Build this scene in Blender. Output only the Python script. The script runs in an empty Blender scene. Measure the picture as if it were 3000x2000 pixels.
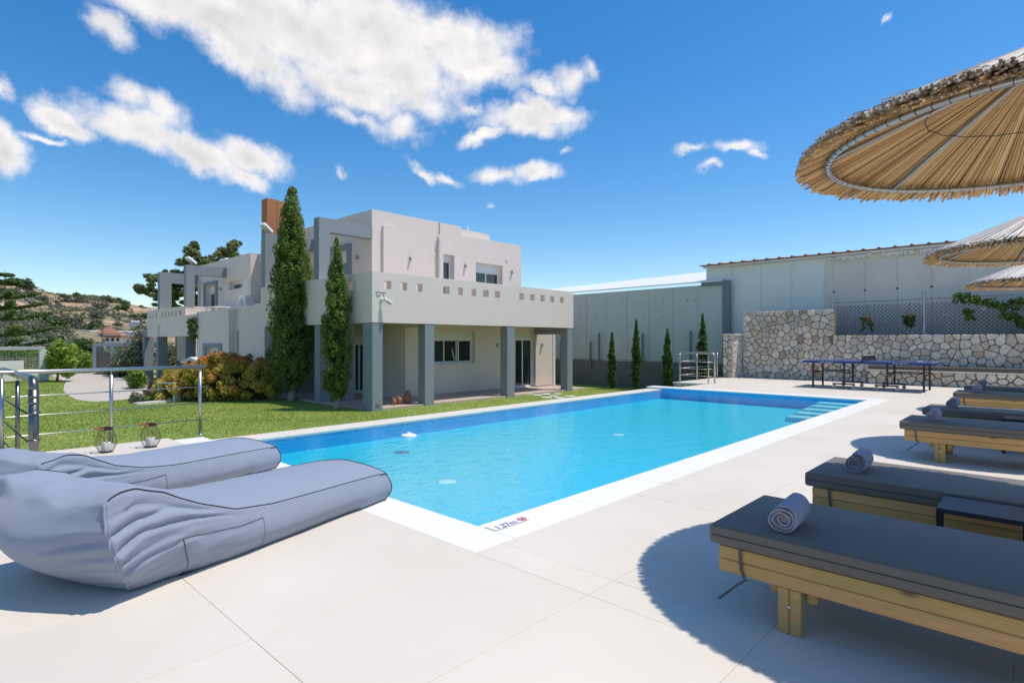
import bpy, bmesh, math, random
import numpy as np
from mathutils import Vector, Matrix, noise as mnoise
R = math.radians
S = bpy.context.scene
C = S.collection
rnd = random.Random(7)

# ------------------------------------------------------------------ camera, sky, sun, exposure
F_PX, HEAD, EYE = 1665.0, 43.32, 1.30
cam = bpy.data.cameras.new('camera'); cam_o = bpy.data.objects.new('camera', cam); C.objects.link(cam_o)
cam.sensor_width = 36; cam.lens = F_PX/3000*36; cam.clip_start = .05; cam.clip_end = 6000
cam_o.location = (0, 0, EYE); cam_o.rotation_euler = (R(90), 0, R(HEAD)); S.camera = cam_o
S.view_settings.view_transform = 'Standard'; S.view_settings.look = 'None'
S.view_settings.exposure = 0.36; S.view_settings.gamma = 1; S.view_settings.use_curve_mapping = False
S.view_settings.use_white_balance = True; S.view_settings.white_balance_temperature = 7000; S.view_settings.white_balance_tint = 10
SUN_DIR = Vector((.29, .28, 1)).normalized()
sun = bpy.data.lights.new('sun', 'SUN'); sun.energy = 3.2; sun.angle = R(.53); sun.color = (1, .955, .89)
sun_o = bpy.data.objects.new('sun', sun); C.objects.link(sun_o)
sun_o.rotation_euler = SUN_DIR.to_track_quat('Z', 'Y').to_euler()
cy = S.cycles
cy.max_bounces = 10; cy.diffuse_bounces = 4; cy.glossy_bounces = 4; cy.transparent_max_bounces = 12
cy.caustics_reflective = False; cy.caustics_refractive = False; cy.sample_clamp_indirect = 8

def azel(x, y):
    "direction (bearing, height) of a line of sight of the photograph"
    u = (x-1500)/F_PX; v = (1000-y)/F_PX
    return math.atan(u) - R(HEAD), math.atan2(v, math.hypot(1, u))

W = bpy.data.worlds.new('World'); S.world = W; W.use_nodes = True
def build_world():
    nt = W.node_tree; N = nt.nodes; L = nt.links; N.clear()
    def n(t, **k):
        o = N.new(t)
        for a, b in k.items(): setattr(o, a, b)
        return o
    def link(a, b): L.new(a, b)
    def m(op, a, b=None, c=None, clamp=False):
        o = n('ShaderNodeMath', operation=op, use_clamp=clamp)
        for i, v in enumerate((a, b, c)):
            if v is None: continue
            if isinstance(v, (int, float)): o.inputs[i].default_value = v
            else: link(v, o.inputs[i])
        return o.outputs[0]
    sky = n('ShaderNodeTexSky', sky_type='NISHITA', sun_disc=False)
    sky.sun_elevation = math.asin(SUN_DIR.z); sky.sun_rotation = math.atan2(SUN_DIR.x, SUN_DIR.y)
    sky.altitude = 50; sky.air_density = 1.0; sky.dust_density = .35; sky.ozone_density = 2.2
    hsv = n('ShaderNodeHueSaturation'); hsv.inputs['Saturation'].default_value = 1.38; hsv.inputs['Value'].default_value = .88
    sm = n('ShaderNodeMixRGB', blend_type='MULTIPLY'); sm.inputs[0].default_value = 1; sm.inputs[2].default_value = (.97, .985, 1.02, 1); link(sky.outputs[0], sm.inputs[1]); link(sm.outputs[0], hsv.inputs['Color'])
    tc = n('ShaderNodeTexCoord'); sep = n('ShaderNodeSeparateXYZ'); link(tc.outputs['Generated'], sep.inputs[0])
    x, y, z = sep.outputs
    az = m('ARCTAN2', x, y); el = m('ARCSINE', z)
    comb = n('ShaderNodeCombineXYZ'); link(az, comb.inputs[0]); link(el, comb.inputs[1])
    # edge turbulence
    def noi(scale, detail, rough, off=(0, 0, 0)):
        mp = n('ShaderNodeMapping'); mp.inputs['Location'].default_value = off
        link(tc.outputs['Generated'], mp.inputs[0])
        t = n('ShaderNodeTexNoise'); t.inputs['Scale'].default_value = scale
        t.inputs['Detail'].default_value = detail; t.inputs['Roughness'].default_value = rough
        link(mp.outputs[0], t.inputs['Vector']); return t
    nw = noi(6.5, 7, .62)
    wv = n('ShaderNodeVectorMath', operation='SUBTRACT'); link(nw.outputs['Color'], wv.inputs[0]); wv.inputs[1].default_value = (.5, .5, .5)
    ws = n('ShaderNodeVectorMath', operation='SCALE'); link(wv.outputs[0], ws.inputs[0]); ws.inputs['Scale'].default_value = .10
    pa = n('ShaderNodeVectorMath', operation='ADD'); link(comb.outputs[0], pa.inputs[0]); link(ws.outputs[0], pa.inputs[1])
    flat = n('ShaderNodeVectorMath', operation='MULTIPLY'); link(pa.outputs[0], flat.inputs[0]); flat.inputs[1].default_value = (1, 1, 0)
    # clouds seen in the photograph: centre x, y, half width, half height, tilt (deg), weight
    CL = [(560,20,360,95,8,1),(900,60,390,130,10,1),(700,130,240,80,22,1),(1130,90,250,140,20,1),(1180,220,200,95,12,1),
          (1330,120,170,95,0,1),(1420,190,110,70,8,1),(1030,250,170,70,18,1),(640,40,300,90,15,1),(330,70,80,45,35,.8),
          (1060,360,110,35,15,.62),(1180,370,75,45,-10,.6),(1000,330,60,30,25,.55),(1260,290,90,50,0,.8),
          (190,345,110,38,28,1),(400,390,200,52,12,1),(560,450,170,50,16,1),(730,470,105,48,10,1),(720,530,70,28,22,.9),
          (370,300,80,45,20,.62),(470,350,90,50,20,.7),(20,420,60,62,0,1),(5,370,40,40,0,.9),(120,385,60,12,15,.7),
          (1540,350,150,42,4,1),(1600,310,110,45,12,1),(1420,385,70,22,-15,.9),(1380,305,40,20,10,.6),(1580,235,70,35,15,.75),(1660,215,70,40,-20,.62),(1720,190,40,28,30,.55),
          (1560,510,85,26,-10,.85),(1450,520,85,22,15,.66),(1250,490,50,14,35,.6),(1310,510,40,12,20,.55),(1000,505,22,16,60,.5),
          (2150,440,80,24,8,.85),(2010,438,40,14,8,.6),(2065,498,36,12,10,.62),(2215,462,40,14,10,.6),
          (10,250,40,26,20,.55),(1655,428,26,11,0,.5),(2612,75,16,9,0,.4),(1430,600,20,9,0,.35),(140,290,14,45,-10,.4)]
    last = None
    def add(az0, el0, a, b, rot, wgt):
        nonlocal last
        mp = n('ShaderNodeMapping', vector_type='TEXTURE')
        mp.inputs['Location'].default_value = (az0, el0, 0); mp.inputs['Rotation'].default_value = (0, 0, rot)
        mp.inputs['Scale'].default_value = (a, b, 1); link(flat.outputs[0], mp.inputs[0])
        ln = n('ShaderNodeVectorMath', operation='LENGTH'); link(mp.outputs[0], ln.inputs[0])
        v = m('MULTIPLY_ADD', ln.outputs['Value'], -wgt, wgt)
        last = v if last is None else m('SMOOTH_MAX', last, v, .12)
    for cx, cy_, a, b, t, w in CL:
        a0, e0 = azel(cx, cy_); a1, e1 = azel(cx+10, cy_); a2, e2 = azel(cx, cy_+10)
        sx = (a1-a0)/10; sy = abs(e2-e0)/10
        th = R(t); gx, gy = math.cos(th)*sx, -math.sin(th)*sy
        rot = math.atan2(gy, gx)
        add(a0, e0, a*math.hypot(gx, gy)*1.28, b*math.hypot(math.sin(th)*sx, math.cos(th)*sy)*1.36, rot, w)
    # the same scattered cumulus goes on over the rest of the sky
    rr = random.Random(3)
    for k in range(14):
        a0 = R(HEAD*-1) + R(65 + k*17 + rr.uniform(-6, 6))
        if a0 > math.pi: a0 -= 2*math.pi
        add(a0, R(rr.uniform(14, 46)), R(rr.uniform(7, 15)), R(rr.uniform(2.2, 4.5)), R(rr.uniform(-14, 4)), 1)
    n1 = noi(24, 10, .66); n2 = noi(24, 10, .66, (-.018, -.012, -.03)); n3 = noi(11, 6, .6, (2, 5, 1))
    f = m('ADD', m('MULTIPLY', last, 1.3), m('ADD', m('MULTIPLY', m('SUBTRACT', n1.outputs['Fac'], .5), 1.1), m('MULTIPLY', m('SUBTRACT', n3.outputs['Fac'], .5), .9)))
    mr = n('ShaderNodeMapRange', interpolation_type='SMOOTHSTEP'); link(f, mr.inputs[0]); mr.inputs[1].default_value = -.08; mr.inputs[2].default_value = .88
    alpha = mr.outputs[0]
    # light and shade inside the clouds: relief of the noise towards the sun, grey thick bases
    rel = m('MULTIPLY', m('SUBTRACT', n1.outputs['Fac'], n2.outputs['Fac']), 1.0)
    thick = n('ShaderNodeMapRange'); link(f, thick.inputs[0]); thick.inputs[1].default_value = .5; thick.inputs[2].default_value = 1.35; thick.inputs[3].default_value = 1; thick.inputs[4].default_value = .45
    nb = noi(7.5, 5, .55, (3, 1, 2))
    sh = m('ADD', m('ADD', thick.outputs[0], rel), m('MULTIPLY', m('SUBTRACT', nb.outputs['Fac'], .5), 1.5), clamp=True)
    cc = n('ShaderNodeMixRGB'); cc.inputs[1].default_value = (2.9, 3.15, 3.6, 1); cc.inputs[2].default_value = (5.1, 5.15, 5.4, 1); link(sh, cc.inputs[0])
    mx = n('ShaderNodeMixRGB'); link(alpha, mx.inputs[0]); link(hsv.outputs[0], mx.inputs[1]); link(cc.outputs[0], mx.inputs[2])
    bg = n('ShaderNodeBackground'); bg.inputs['Strength'].default_value = .15; link(mx.outputs[0], bg.inputs['Color'])
    out = n('ShaderNodeOutputWorld'); link(bg.outputs[0], out.inputs[0])
build_world()

# ------------------------------------------------------------------ materials
MATS = {}
def material(name, col, rough=.6, var=.0, vscale=3.0, vcol=None, bump=0.0, bscale=40.0, detail=4, metal=0.0, spec=.5,
             stretch=(1, 1, 1), attr=None, acols=None, transl=0.0, sheen=0.0, dist=.01, coat=0.0, world=False):
    """colour = col varied towards vcol by noise; attr = per-face random attribute mixing acols"""
    m_ = bpy.data.materials.new(name); m_.use_nodes = True; nt = m_.node_tree; N = nt.nodes; L = nt.links
    b = N['Principled BSDF']; b.inputs['Roughness'].default_value = rough; b.inputs['Metallic'].default_value = metal
    b.inputs['Specular IOR Level'].default_value = spec
    if sheen: b.inputs['Sheen Weight'].default_value = sheen
    if coat: b.inputs['Coat Weight'].default_value = coat
    base = None
    tc = N.new('ShaderNodeTexCoord'); mp = N.new('ShaderNodeMapping'); mp.inputs['Scale'].default_value = stretch
    if world:
        g = N.new('ShaderNodeNewGeometry'); L.new(g.outputs['Position'], mp.inputs[0])
    else: L.new(tc.outputs['Object'], mp.inputs[0])
    def rgb(c): return (*c, 1)
    col_socket = None
    if acols:
        at = N.new('ShaderNodeAttribute'); at.attribute_name = attr or 'rnd'
        r = N.new('ShaderNodeValToRGB'); els = r.color_ramp.elements
        for i, c in enumerate(acols):
            e = els[i] if i < 2 else els.new(1)
            e.color = rgb(c)
        for i, e in enumerate(els): e.position = i/(len(acols)-1)
        for i, c in enumerate(acols): els[i].color = rgb(c)
        L.new(at.outputs['Fac'], r.inputs[0]); col_socket = r.outputs[0]
    if var:
        t = N.new('ShaderNodeTexNoise'); t.inputs['Scale'].default_value = vscale; t.inputs['Detail'].default_value = detail; t.inputs['Roughness'].default_value = .6
        L.new(mp.outputs[0], t.inputs['Vector'])
        rr = N.new('ShaderNodeMapRange'); rr.inputs[1].default_value = .3; rr.inputs[2].default_value = .7; rr.inputs[3].default_value = 0; rr.inputs[4].default_value = var
        L.new(t.outputs['Fac'], rr.inputs[0])
        mix = N.new('ShaderNodeMixRGB'); mix.inputs[1].default_value = rgb(col); mix.inputs[2].default_value = rgb(vcol or tuple(c*.6 for c in col))
        if col_socket: L.new(col_socket, mix.inputs[1])
        L.new(rr.outputs[0], mix.inputs[0]); col_socket = mix.outputs[0]
    if col_socket: L.new(col_socket, b.inputs['Base Color'])
    else: b.inputs['Base Color'].default_value = rgb(col)
    if bump:
        t = N.new('ShaderNodeTexNoise'); t.inputs['Scale'].default_value = bscale; t.inputs['Detail'].default_value = 3
        L.new(mp.outputs[0], t.inputs['Vector'])
        bp = N.new('ShaderNodeBump'); bp.inputs['Strength'].default_value = bump; bp.inputs['Distance'].default_value = dist
        L.new(t.outputs['Fac'], bp.inputs['Height']); L.new(bp.outputs[0], b.inputs['Normal'])
    if transl:
        tr = N.new('ShaderNodeBsdfTranslucent'); ms = N.new('ShaderNodeMixShader'); ms.inputs[0].default_value = transl
        if col_socket: L.new(col_socket, tr.inputs['Color'])
        else: tr.inputs['Color'].default_value = rgb(col)
        L.new(b.outputs[0], ms.inputs[1]); L.new(tr.outputs[0], ms.inputs[2])
        L.new(ms.outputs[0], N['Material Output'].inputs['Surface'])
    MATS[name] = m_; return m_

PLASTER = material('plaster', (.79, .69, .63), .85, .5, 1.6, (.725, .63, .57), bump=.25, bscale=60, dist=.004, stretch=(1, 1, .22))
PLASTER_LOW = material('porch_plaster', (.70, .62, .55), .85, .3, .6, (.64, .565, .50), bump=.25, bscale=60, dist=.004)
GREY = material('grey_render', (.245, .28, .31), .7, .3, 1.2, (.22, .255, .285), bump=.2, bscale=60, dist=.003)
TILE = material('porcelain_tile', (.69, .635, .56), .55, .8, .8, (.61, .555, .48), bump=.05, bscale=90, dist=.002, world=True)
JOINT = material('tile_joint', (.62, .55, .46), .9)
COPING = material('white_coping', (.77, .755, .725), .5, .3, 2.5, (.76, .75, .73), world=True)
COPING2 = material('cream_coping', (.66, .62, .54), .6, .4, 3, (.60, .55, .47), world=True)
PORCHTILE = material('porch_tile', (.50, .40, .34), .6, .4, 2, (.42, .34, .29))
CONCRETE = material('raw_concrete', (.70, .66, .585), .9, .7, .9, (.56, .53, .475), bump=.3, bscale=20, dist=.006, stretch=(1, 1, .45))
DARKCONC = material('dark_render', (.19, .19, .18), .9, .6, 1.1, (.13, .13, .125), bump=.3, bscale=25)
PANEL = material('sandwich_panel', (.50, .565, .53), .45, .15, .7, (.46, .52, .49), stretch=(1, 1, .1))
PANEL2 = material('pale_panel', (.70, .745, .71), .45, .15, .7, (.66, .70, .67))
FLASH = material('grey_flashing', (.16, .20, .22), .5, metal=.0)
WHITEMETAL = material('white_metal', (.80, .80, .80), .4)
BEIGEPIPE = material('beige_pipe', (.62, .57, .53), .5)
ALU = material('white_aluminium', (.74, .76, .76), .35, spec=.5)
SHUTTER = material('shutter_box', (.66, .67, .60), .5)
PANE = material('window_glass', (.028, .034, .034), .04, spec=.9)  # opaque dark glass; the unlit rooms behind are put into its colour
CURTAIN = material('curtain', (.30, .29, .33), .9)
BRICK = material('brick', (.45, .19, .09), .9, .5, 8, (.36, .15, .07), bump=.4, bscale=30)
STEEL = material('stainless_steel', (.50, .485, .46), .33, metal=1.0, var=.3, vscale=5, vcol=(.40, .39, .37))
STEELDARK = material('dark_steel', (.20, .20, .195), .32, metal=1.0, var=.3, vscale=5, vcol=(.15, .15, .145))
GALV = material('galvanised', (.42, .45, .46), .45, metal=.8)
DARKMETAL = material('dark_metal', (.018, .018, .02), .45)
TABLEBLUE = material('side_table_metal', (.012, .018, .03), .38, spec=.6)
MATTRESS = material('mattress_fabric', (.145, .128, .108), .88, .3, 60, (.12, .106, .09), bump=.25, bscale=350, dist=.002, sheen=.15)
PIPING = material('seam_piping', (.035, .035, .04), .8)
STRAP = material('strap_fabric', (.10, .09, .078), .9)
TOWEL = material('terry_towel', (.31, .33, .43), 1, .6, 90, (.22, .22, .28), bump=1.0, bscale=260, dist=.006, sheen=.4)
TOWELIN = material('terry_towel_inner', (.30, .28, .28), 1, .6, 90, (.19, .18, .18), bump=1.0, bscale=260, dist=.006, sheen=.4)
BAG = material('bag_fabric', (.245, .285, .365), .88, .5, 2.2, (.21, .25, .33), bump=.25, bscale=500, dist=.0015, sheen=.2)
BAGBASE = material('bag_base', (.04, .042, .045), .8)
REED = material('reed', (.50, .30, .13), .8, acols=[(.36, .21, .09), (.66, .42, .20), (.80, .57, .31)], attr='rnd')
REEDTOP = material('weathered_reed', (.5, .46, .4), .9, acols=[(.50, .43, .36), (.78, .72, .65), (.88, .84, .78)], attr='rnd')
REEDEND = material('reed_end', (.22, .16, .11), .9)  # dark caps: shade of the hollow reed ends put into the colour
BARK = material('bark', (.22, .18, .14), .95, .6, 12, (.13, .10, .08), bump=.6, bscale=20, dist=.02)
PALEBARK = material('pale_bark', (.36, .32, .26), .95, .6, 12, (.24, .20, .16), bump=.6, bscale=20, dist=.02)
CLAY = material('terracotta', (.36, .16, .085), .75, .6, 9, (.27, .11, .06), bump=.3, bscale=30)
ROOFTILE = material('roof_tile', (.36, .13, .05), .8, .6, 3, (.26, .09, .035))
LEATHER = material('tan_leather', (.58, .25, .08), .5, .3, 20)
WAX = material('candle_wax', (.78, .76, .72), .6)
BLUETOP = material('table_blue', (.014, .04, .20), .35, spec=.5)
RED = material('red_paint', (.45, .03, .03), .5)
INK = material('blue_ink', (.03, .04, .22), .6)
REDINK = material('red_ink', (.60, .05, .07), .6)
GREYINK = material('grey_ink', (.12, .11, .09), .6)
WHITEINK = material('white_ink', (.8, .8, .8), .6)
PALESTONE = material('marble', (.68, .67, .64), .6, .4, 4, (.6, .6, .57))
GRAVELROAD = material('pale_paving', (.50, .45, .40), .9, .5, 3, (.40, .35, .30), bump=.3, bscale=12, world=True)
GRANITE = material('brown_granite', (.24, .18, .16), .7, .8, 60, (.12, .09, .085))
SOIL = material('dry_soil', (.30, .19, .11), .95, .6, 2, (.20, .13, .08))
LIGHTGREY = material('light_grey_render', (.42, .44, .45), .8, .2, 2)
WHITEWALL = material('white_render', (.72, .72, .70), .8, .2, 1)
REDROOF = material('red_roof', (.34, .15, .10), .85, .5, 1.5, (.26, .12, .08))
NET = material('net_fabric', (.50, .54, .50), .9)
CABLE = material('cable', (.02, .02, .02), .7)
FENCEWIRE = material('fence_wire', (.055, .050, .047), .7)

def leafmat(name, cols, transl=.25, rough=.55):
    return material(name, cols[0], rough, acols=cols, transl=transl, attr='rnd', spec=.35)
L_CYP = leafmat('cypress_leaf', [(.07, .12, .022), (.15, .24, .045), (.20, .30, .06), (.27, .35, .10)], .4)
L_CYP2 = leafmat('slim_cypress_leaf', [(.04, .09, .016), (.09, .18, .03), (.15, .26, .045)], .4)
L_CEDAR = leafmat('cedar_leaf', [(.08, .10, .04), (.20, .235, .09), (.34, .37, .16)], .4)
L_PINE = leafmat('araucaria_leaf', [(.05, .09, .02), (.10, .17, .035), (.16, .24, .055)])
L_OLIVE = leafmat('olive_leaf', [(.10, .13, .07), (.18, .21, .12), (.27, .29, .19)])
L_GREEN = leafmat('bright_leaf', [(.07, .15, .02), (.14, .26, .035), (.25, .36, .06)])
L_YELLOW = leafmat('yellow_green_leaf', [(.12, .22, .03), (.24, .37, .045), (.40, .50, .09)])
L_DARK = leafmat('dark_leaf', [(.025, .06, .014), (.055, .115, .022), (.10, .17, .035)])
L_PHOT = leafmat('photinia_leaf', [(.24, .24, .04), (.50, .42, .08), (.72, .54, .13), (.74, .48, .20)], .45)
L_PHOTRED = leafmat('photinia_red_leaf', [(.42, .14, .03), (.66, .23, .06), (.76, .38, .15)], .45)
L_HILL = leafmat('scrub_leaf', [(.09, .105, .06), (.14, .155, .09), (.20, .21, .13)], .1)
L_GRASS = leafmat('grass_blade', [(.175, .265, .034), (.245, .345, .05), (.33, .42, .08)], .3)
L_VINE = leafmat('vine_leaf', [(.04, .10, .012), (.10, .19, .03), (.24, .33, .07)])
L_SPIKE = leafmat('spiky_leaf', [(.16, .10, .05), (.28, .16, .10)], .1)
L_DRY = leafmat('dry_leaf', [(.20, .15, .08), (.30, .24, .12)], .1)
CORE = material('shaded_crown_core', (.012, .022, .007), .95)  # near-black body blocking the view through crowns; inner shade put into its colour

def special_materials():
    # treated pine: grain along the board, knots, green tint
    m_ = bpy.data.materials.new('treated_pine'); m_.use_nodes = True; N = m_.node_tree.nodes; L = m_.node_tree.links; b = N['Principled BSDF']
    tc = N.new('ShaderNodeTexCoord'); mp = N.new('ShaderNodeMapping'); mp.inputs['Scale'].default_value = (1.2, 14, 14); L.new(tc.outputs['Object'], mp.inputs[0])
    nz = N.new('ShaderNodeTexNoise'); nz.inputs['Scale'].default_value = 2.2; nz.inputs['Detail'].default_value = 6; L.new(mp.outputs[0], nz.inputs['Vector'])
    wv = N.new('ShaderNodeTexWave'); wv.bands_direction = 'Z'; wv.inputs['Scale'].default_value = 1.6; wv.inputs['Distortion'].default_value = 7; wv.inputs['Detail'].default_value = 3; L.new(mp.outputs[0], wv.inputs['Vector'])
    r = N.new('ShaderNodeValToRGB'); r.color_ramp.elements[0].color = (.53, .30, .115, 1); r.color_ramp.elements[1].color = (.63, .385, .17, 1); L.new(wv.outputs['Fac'], r.inputs[0])
    r2 = N.new('ShaderNodeValToRGB'); r2.color_ramp.elements[0].position = .38; r2.color_ramp.elements[1].position = .66
    r2.color_ramp.elements[0].color = (.38, .30, .11, 1); r2.color_ramp.elements[1].color = (.64, .34, .15, 1); L.new(nz.outputs['Fac'], r2.inputs[0])
    mx = N.new('ShaderNodeMixRGB'); mx.inputs[0].default_value = .5; L.new(r.outputs[0], mx.inputs[1]); L.new(r2.outputs[0], mx.inputs[2])
    vo = N.new('ShaderNodeTexVoronoi'); vo.inputs['Scale'].default_value = 1.0; mp2 = N.new('ShaderNodeMapping'); mp2.inputs['Scale'].default_value = (3.2, 9, 9); L.new(tc.outputs['Object'], mp2.inputs[0]); L.new(mp2.outputs[0], vo.inputs['Vector'])
    kr = N.new('ShaderNodeMapRange'); kr.inputs[1].default_value = .05; kr.inputs[2].default_value = .15; kr.inputs[3].default_value = .8; kr.inputs[4].default_value = 0; L.new(vo.outputs['Distance'], kr.inputs[0])
    mk = N.new('ShaderNodeMixRGB'); mk.inputs[2].default_value = (.10, .045, .02, 1); L.new(kr.outputs[0], mk.inputs[0]); L.new(mx.outputs[0], mk.inputs[1])
    L.new(mk.outputs[0], b.inputs['Base Color']); b.inputs['Roughness'].default_value = .65
    oi = N.new('ShaderNodeObjectInfo'); bm_ = N.new('ShaderNodeMixRGB'); bm_.blend_type = 'MULTIPLY'; rr_ = N.new('ShaderNodeValToRGB'); rr_.color_ramp.elements[0].color = (.78, .82, .62, 1); rr_.color_ramp.elements[1].color = (1.08, .95, .86, 1); bm_.inputs[0].default_value = 1
    L.new(oi.outputs['Random'], rr_.inputs[0]); L.new(mk.outputs[0], bm_.inputs[1]); L.new(rr_.outputs[0], bm_.inputs[2]); L.new(bm_.outputs[0], b.inputs['Base Color'])
    MATS['pine'] = m_
    # pool tiles (small mosaic) for floor and walls
    for name, c1, c2, mort in (('pool_floor_mosaic', (.001, .57, .77), (.002, .63, .81), (.001, .59, .78)), ('pool_wall_mosaic', (.002, .40, .76), (.003, .43, .80), (.002, .41, .76)), ('pool_step_mosaic', (.52, .78, .80), (.58, .82, .84), (.5, .75, .78))):
        m_ = bpy.data.materials.new(name); m_.use_nodes = True; N = m_.node_tree.nodes; L = m_.node_tree.links; b = N['Principled BSDF']
        g = N.new('ShaderNodeNewGeometry'); mp = N.new('ShaderNodeMapping'); L.new(g.outputs['Position'], mp.inputs[0])
        br = N.new('ShaderNodeTexBrick'); br.offset = 0; br.inputs['Scale'].default_value = 20; br.inputs['Brick Width'].default_value = 1; br.inputs['Row Height'].default_value = 1
        br.inputs['Mortar Size'].default_value = .03; br.inputs['Color1'].default_value = (*c1, 1); br.inputs['Color2'].default_value = (*c2, 1); br.inputs['Mortar'].default_value = (*mort, 1)
        if 'wall' in name: mp.inputs['Rotation'].default_value = (R(90), 0, 0)
        L.new(mp.outputs[0], br.inputs['Vector']); L.new(br.outputs[0], b.inputs['Base Color']); b.inputs['Roughness'].default_value = .35
        MATS[name] = m_
    # water surface: clear film with Fresnel reflection and small wind ripples
    m_ = bpy.data.materials.new('pool_water'); m_.use_nodes = True; N = m_.node_tree.nodes; L = m_.node_tree.links; N.remove(N['Principled BSDF'])
    g = N.new('ShaderNodeNewGeometry'); mp = N.new('ShaderNodeMapping'); L.new(g.outputs['Position'], mp.inputs[0]); mp.inputs['Scale'].default_value = (1, .7, 1)
    t1 = N.new('ShaderNodeTexNoise'); t1.inputs['Scale'].default_value = 5.5; t1.inputs['Detail'].default_value = 3; L.new(mp.outputs[0], t1.inputs['Vector'])
    t2 = N.new('ShaderNodeTexNoise'); t2.inputs['Scale'].default_value = 22; t2.inputs['Detail'].default_value = 2; L.new(mp.outputs[0], t2.inputs['Vector'])
    ad = N.new('ShaderNodeMath'); ad.operation = 'MULTIPLY_ADD'; L.new(t2.outputs['Fac'], ad.inputs[0]); ad.inputs[1].default_value = .22; L.new(t1.outputs['Fac'], ad.inputs[2])
    bp = N.new('ShaderNodeBump'); bp.inputs['Strength'].default_value = .6; bp.inputs['Distance'].default_value = .02; L.new(ad.outputs[0], bp.inputs['Height'])
    fr = N.new('ShaderNodeFresnel'); fr.inputs['IOR'].default_value = 1.33; L.new(bp.outputs[0], fr.inputs['Normal'])
    fm = N.new('ShaderNodeMath'); fm.operation = 'MULTIPLY'; L.new(fr.outputs[0], fm.inputs[0]); fm.inputs[1].default_value = .36
    tr = N.new('ShaderNodeBsdfTransparent'); tr.inputs[0].default_value = (.72, .99, 1, 1)
    gl = N.new('ShaderNodeBsdfGlossy'); gl.inputs['Roughness'].default_value = .015; L.new(bp.outputs[0], gl.inputs['Normal'])
    mx = N.new('ShaderNodeMixShader'); L.new(fm.outputs[0], mx.inputs[0]); L.new(tr.outputs[0], mx.inputs[1]); L.new(gl.outputs[0], mx.inputs[2])
    L.new(mx.outputs[0], N['Material Output'].inputs['Surface']); MATS['water'] = m_
    # wall stones: each stone has its own tone from its object colour index (Object Info random)
    for name, cols in (('limestone', [(.48, .42, .34), (.60, .53, .44), (.72, .63, .53), (.76, .68, .58), (.56, .46, .36), (.68, .56, .42)]), ('rust_stone', [(.46, .33, .24), (.56, .44, .30), (.40, .27, .21)]), ('sunlit_stone', [(.66, .60, .52), (.72, .66, .58), (.60, .53, .45)])):
        m_ = bpy.data.materials.new(name); m_.use_nodes = True; N = m_.node_tree.nodes; L = m_.node_tree.links; b = N['Principled BSDF']
        oi = N.new('ShaderNodeObjectInfo'); r = N.new('ShaderNodeValToRGB'); r.color_ramp.interpolation = 'LINEAR'
        els = r.color_ramp.elements
        while len(els) < len(cols): els.new(1)
        for i, c in enumerate(cols): els[i].position = i/(len(cols)-1); els[i].color = (*c, 1)
        L.new(oi.outputs['Random'], r.inputs[0])
        g = N.new('ShaderNodeNewGeometry'); t = N.new('ShaderNodeTexNoise'); t.inputs['Scale'].default_value = 16; t.inputs['Detail'].default_value = 6; t.inputs['Roughness'].default_value = .7; L.new(g.outputs['Position'], t.inputs['Vector'])
        mr = N.new('ShaderNodeMapRange'); mr.inputs[1].default_value = .35; mr.inputs[2].default_value = .7; mr.inputs[3].default_value = .72; mr.inputs[4].default_value = 1.2; L.new(t.outputs['Fac'], mr.inputs[0])
        ml = N.new('ShaderNodeMixRGB'); ml.blend_type = 'MULTIPLY'; ml.inputs[0].default_value = 1; L.new(r.outputs[0], ml.inputs[1]); L.new(mr.outputs[0], ml.inputs[2])
        L.new(ml.outputs[0], b.inputs['Base Color']); b.inputs['Roughness'].default_value = .9
        bp = N.new('ShaderNodeBump'); bp.inputs['Strength'].default_value = .7; bp.inputs['Distance'].default_value = .02; L.new(t.outputs['Fac'], bp.inputs['Height']); L.new(bp.outputs[0], b.inputs['Normal'])
        MATS[name] = m_
    # lawn ground and hillside
    m_ = bpy.data.materials.new('lawn_turf'); m_.use_nodes = True; N = m_.node_tree.nodes; L = m_.node_tree.links; b = N['Principled BSDF']; b.inputs['Roughness'].default_value = .9
    g = N.new('ShaderNodeNewGeometry')
    t = N.new('ShaderNodeTexNoise'); t.inputs['Scale'].default_value = .55; t.inputs['Detail'].default_value = 6; t.inputs['Roughness'].default_value = .65; L.new(g.outputs['Position'], t.inputs['Vector'])
    t3 = N.new('ShaderNodeTexNoise'); t3.inputs['Scale'].default_value = 18; t3.inputs['Detail'].default_value = 4; L.new(g.outputs['Position'], t3.inputs['Vector'])
    r = N.new('ShaderNodeValToRGB'); els = r.color_ramp.elements; els[0].position = .3; els[0].color = (.17, .25, .04, 1); els[1].position = .72; els[1].color = (.30, .35, .085, 1); L.new(t.outputs['Fac'], r.inputs[0])
    mr = N.new('ShaderNodeMapRange'); mr.inputs[1].default_value = .3; mr.inputs[2].default_value = .7; mr.inputs[3].default_value = .6; mr.inputs[4].default_value = 1.25; L.new(t3.outputs['Fac'], mr.inputs[0])
    ml = N.new('ShaderNodeMixRGB'); ml.blend_type = 'MULTIPLY'; ml.inputs[0].default_value = 1; L.new(r.outputs[0], ml.inputs[1]); L.new(mr.outputs[0], ml.inputs[2]); L.new(ml.outputs[0], b.inputs['Base Color'])
    MATS['lawn'] = m_
    m_ = bpy.data.materials.new('hill_ground'); m_.use_nodes = True; N = m_.node_tree.nodes; L = m_.node_tree.links; b = N['Principled BSDF']; b.inputs['Roughness'].default_value = .95
    g = N.new('ShaderNodeNewGeometry'); mp = N.new('ShaderNodeMapping'); L.new(g.outputs['Position'], mp.inputs[0]); mp.inputs['Scale'].default_value = (1, 1, 3)
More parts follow.
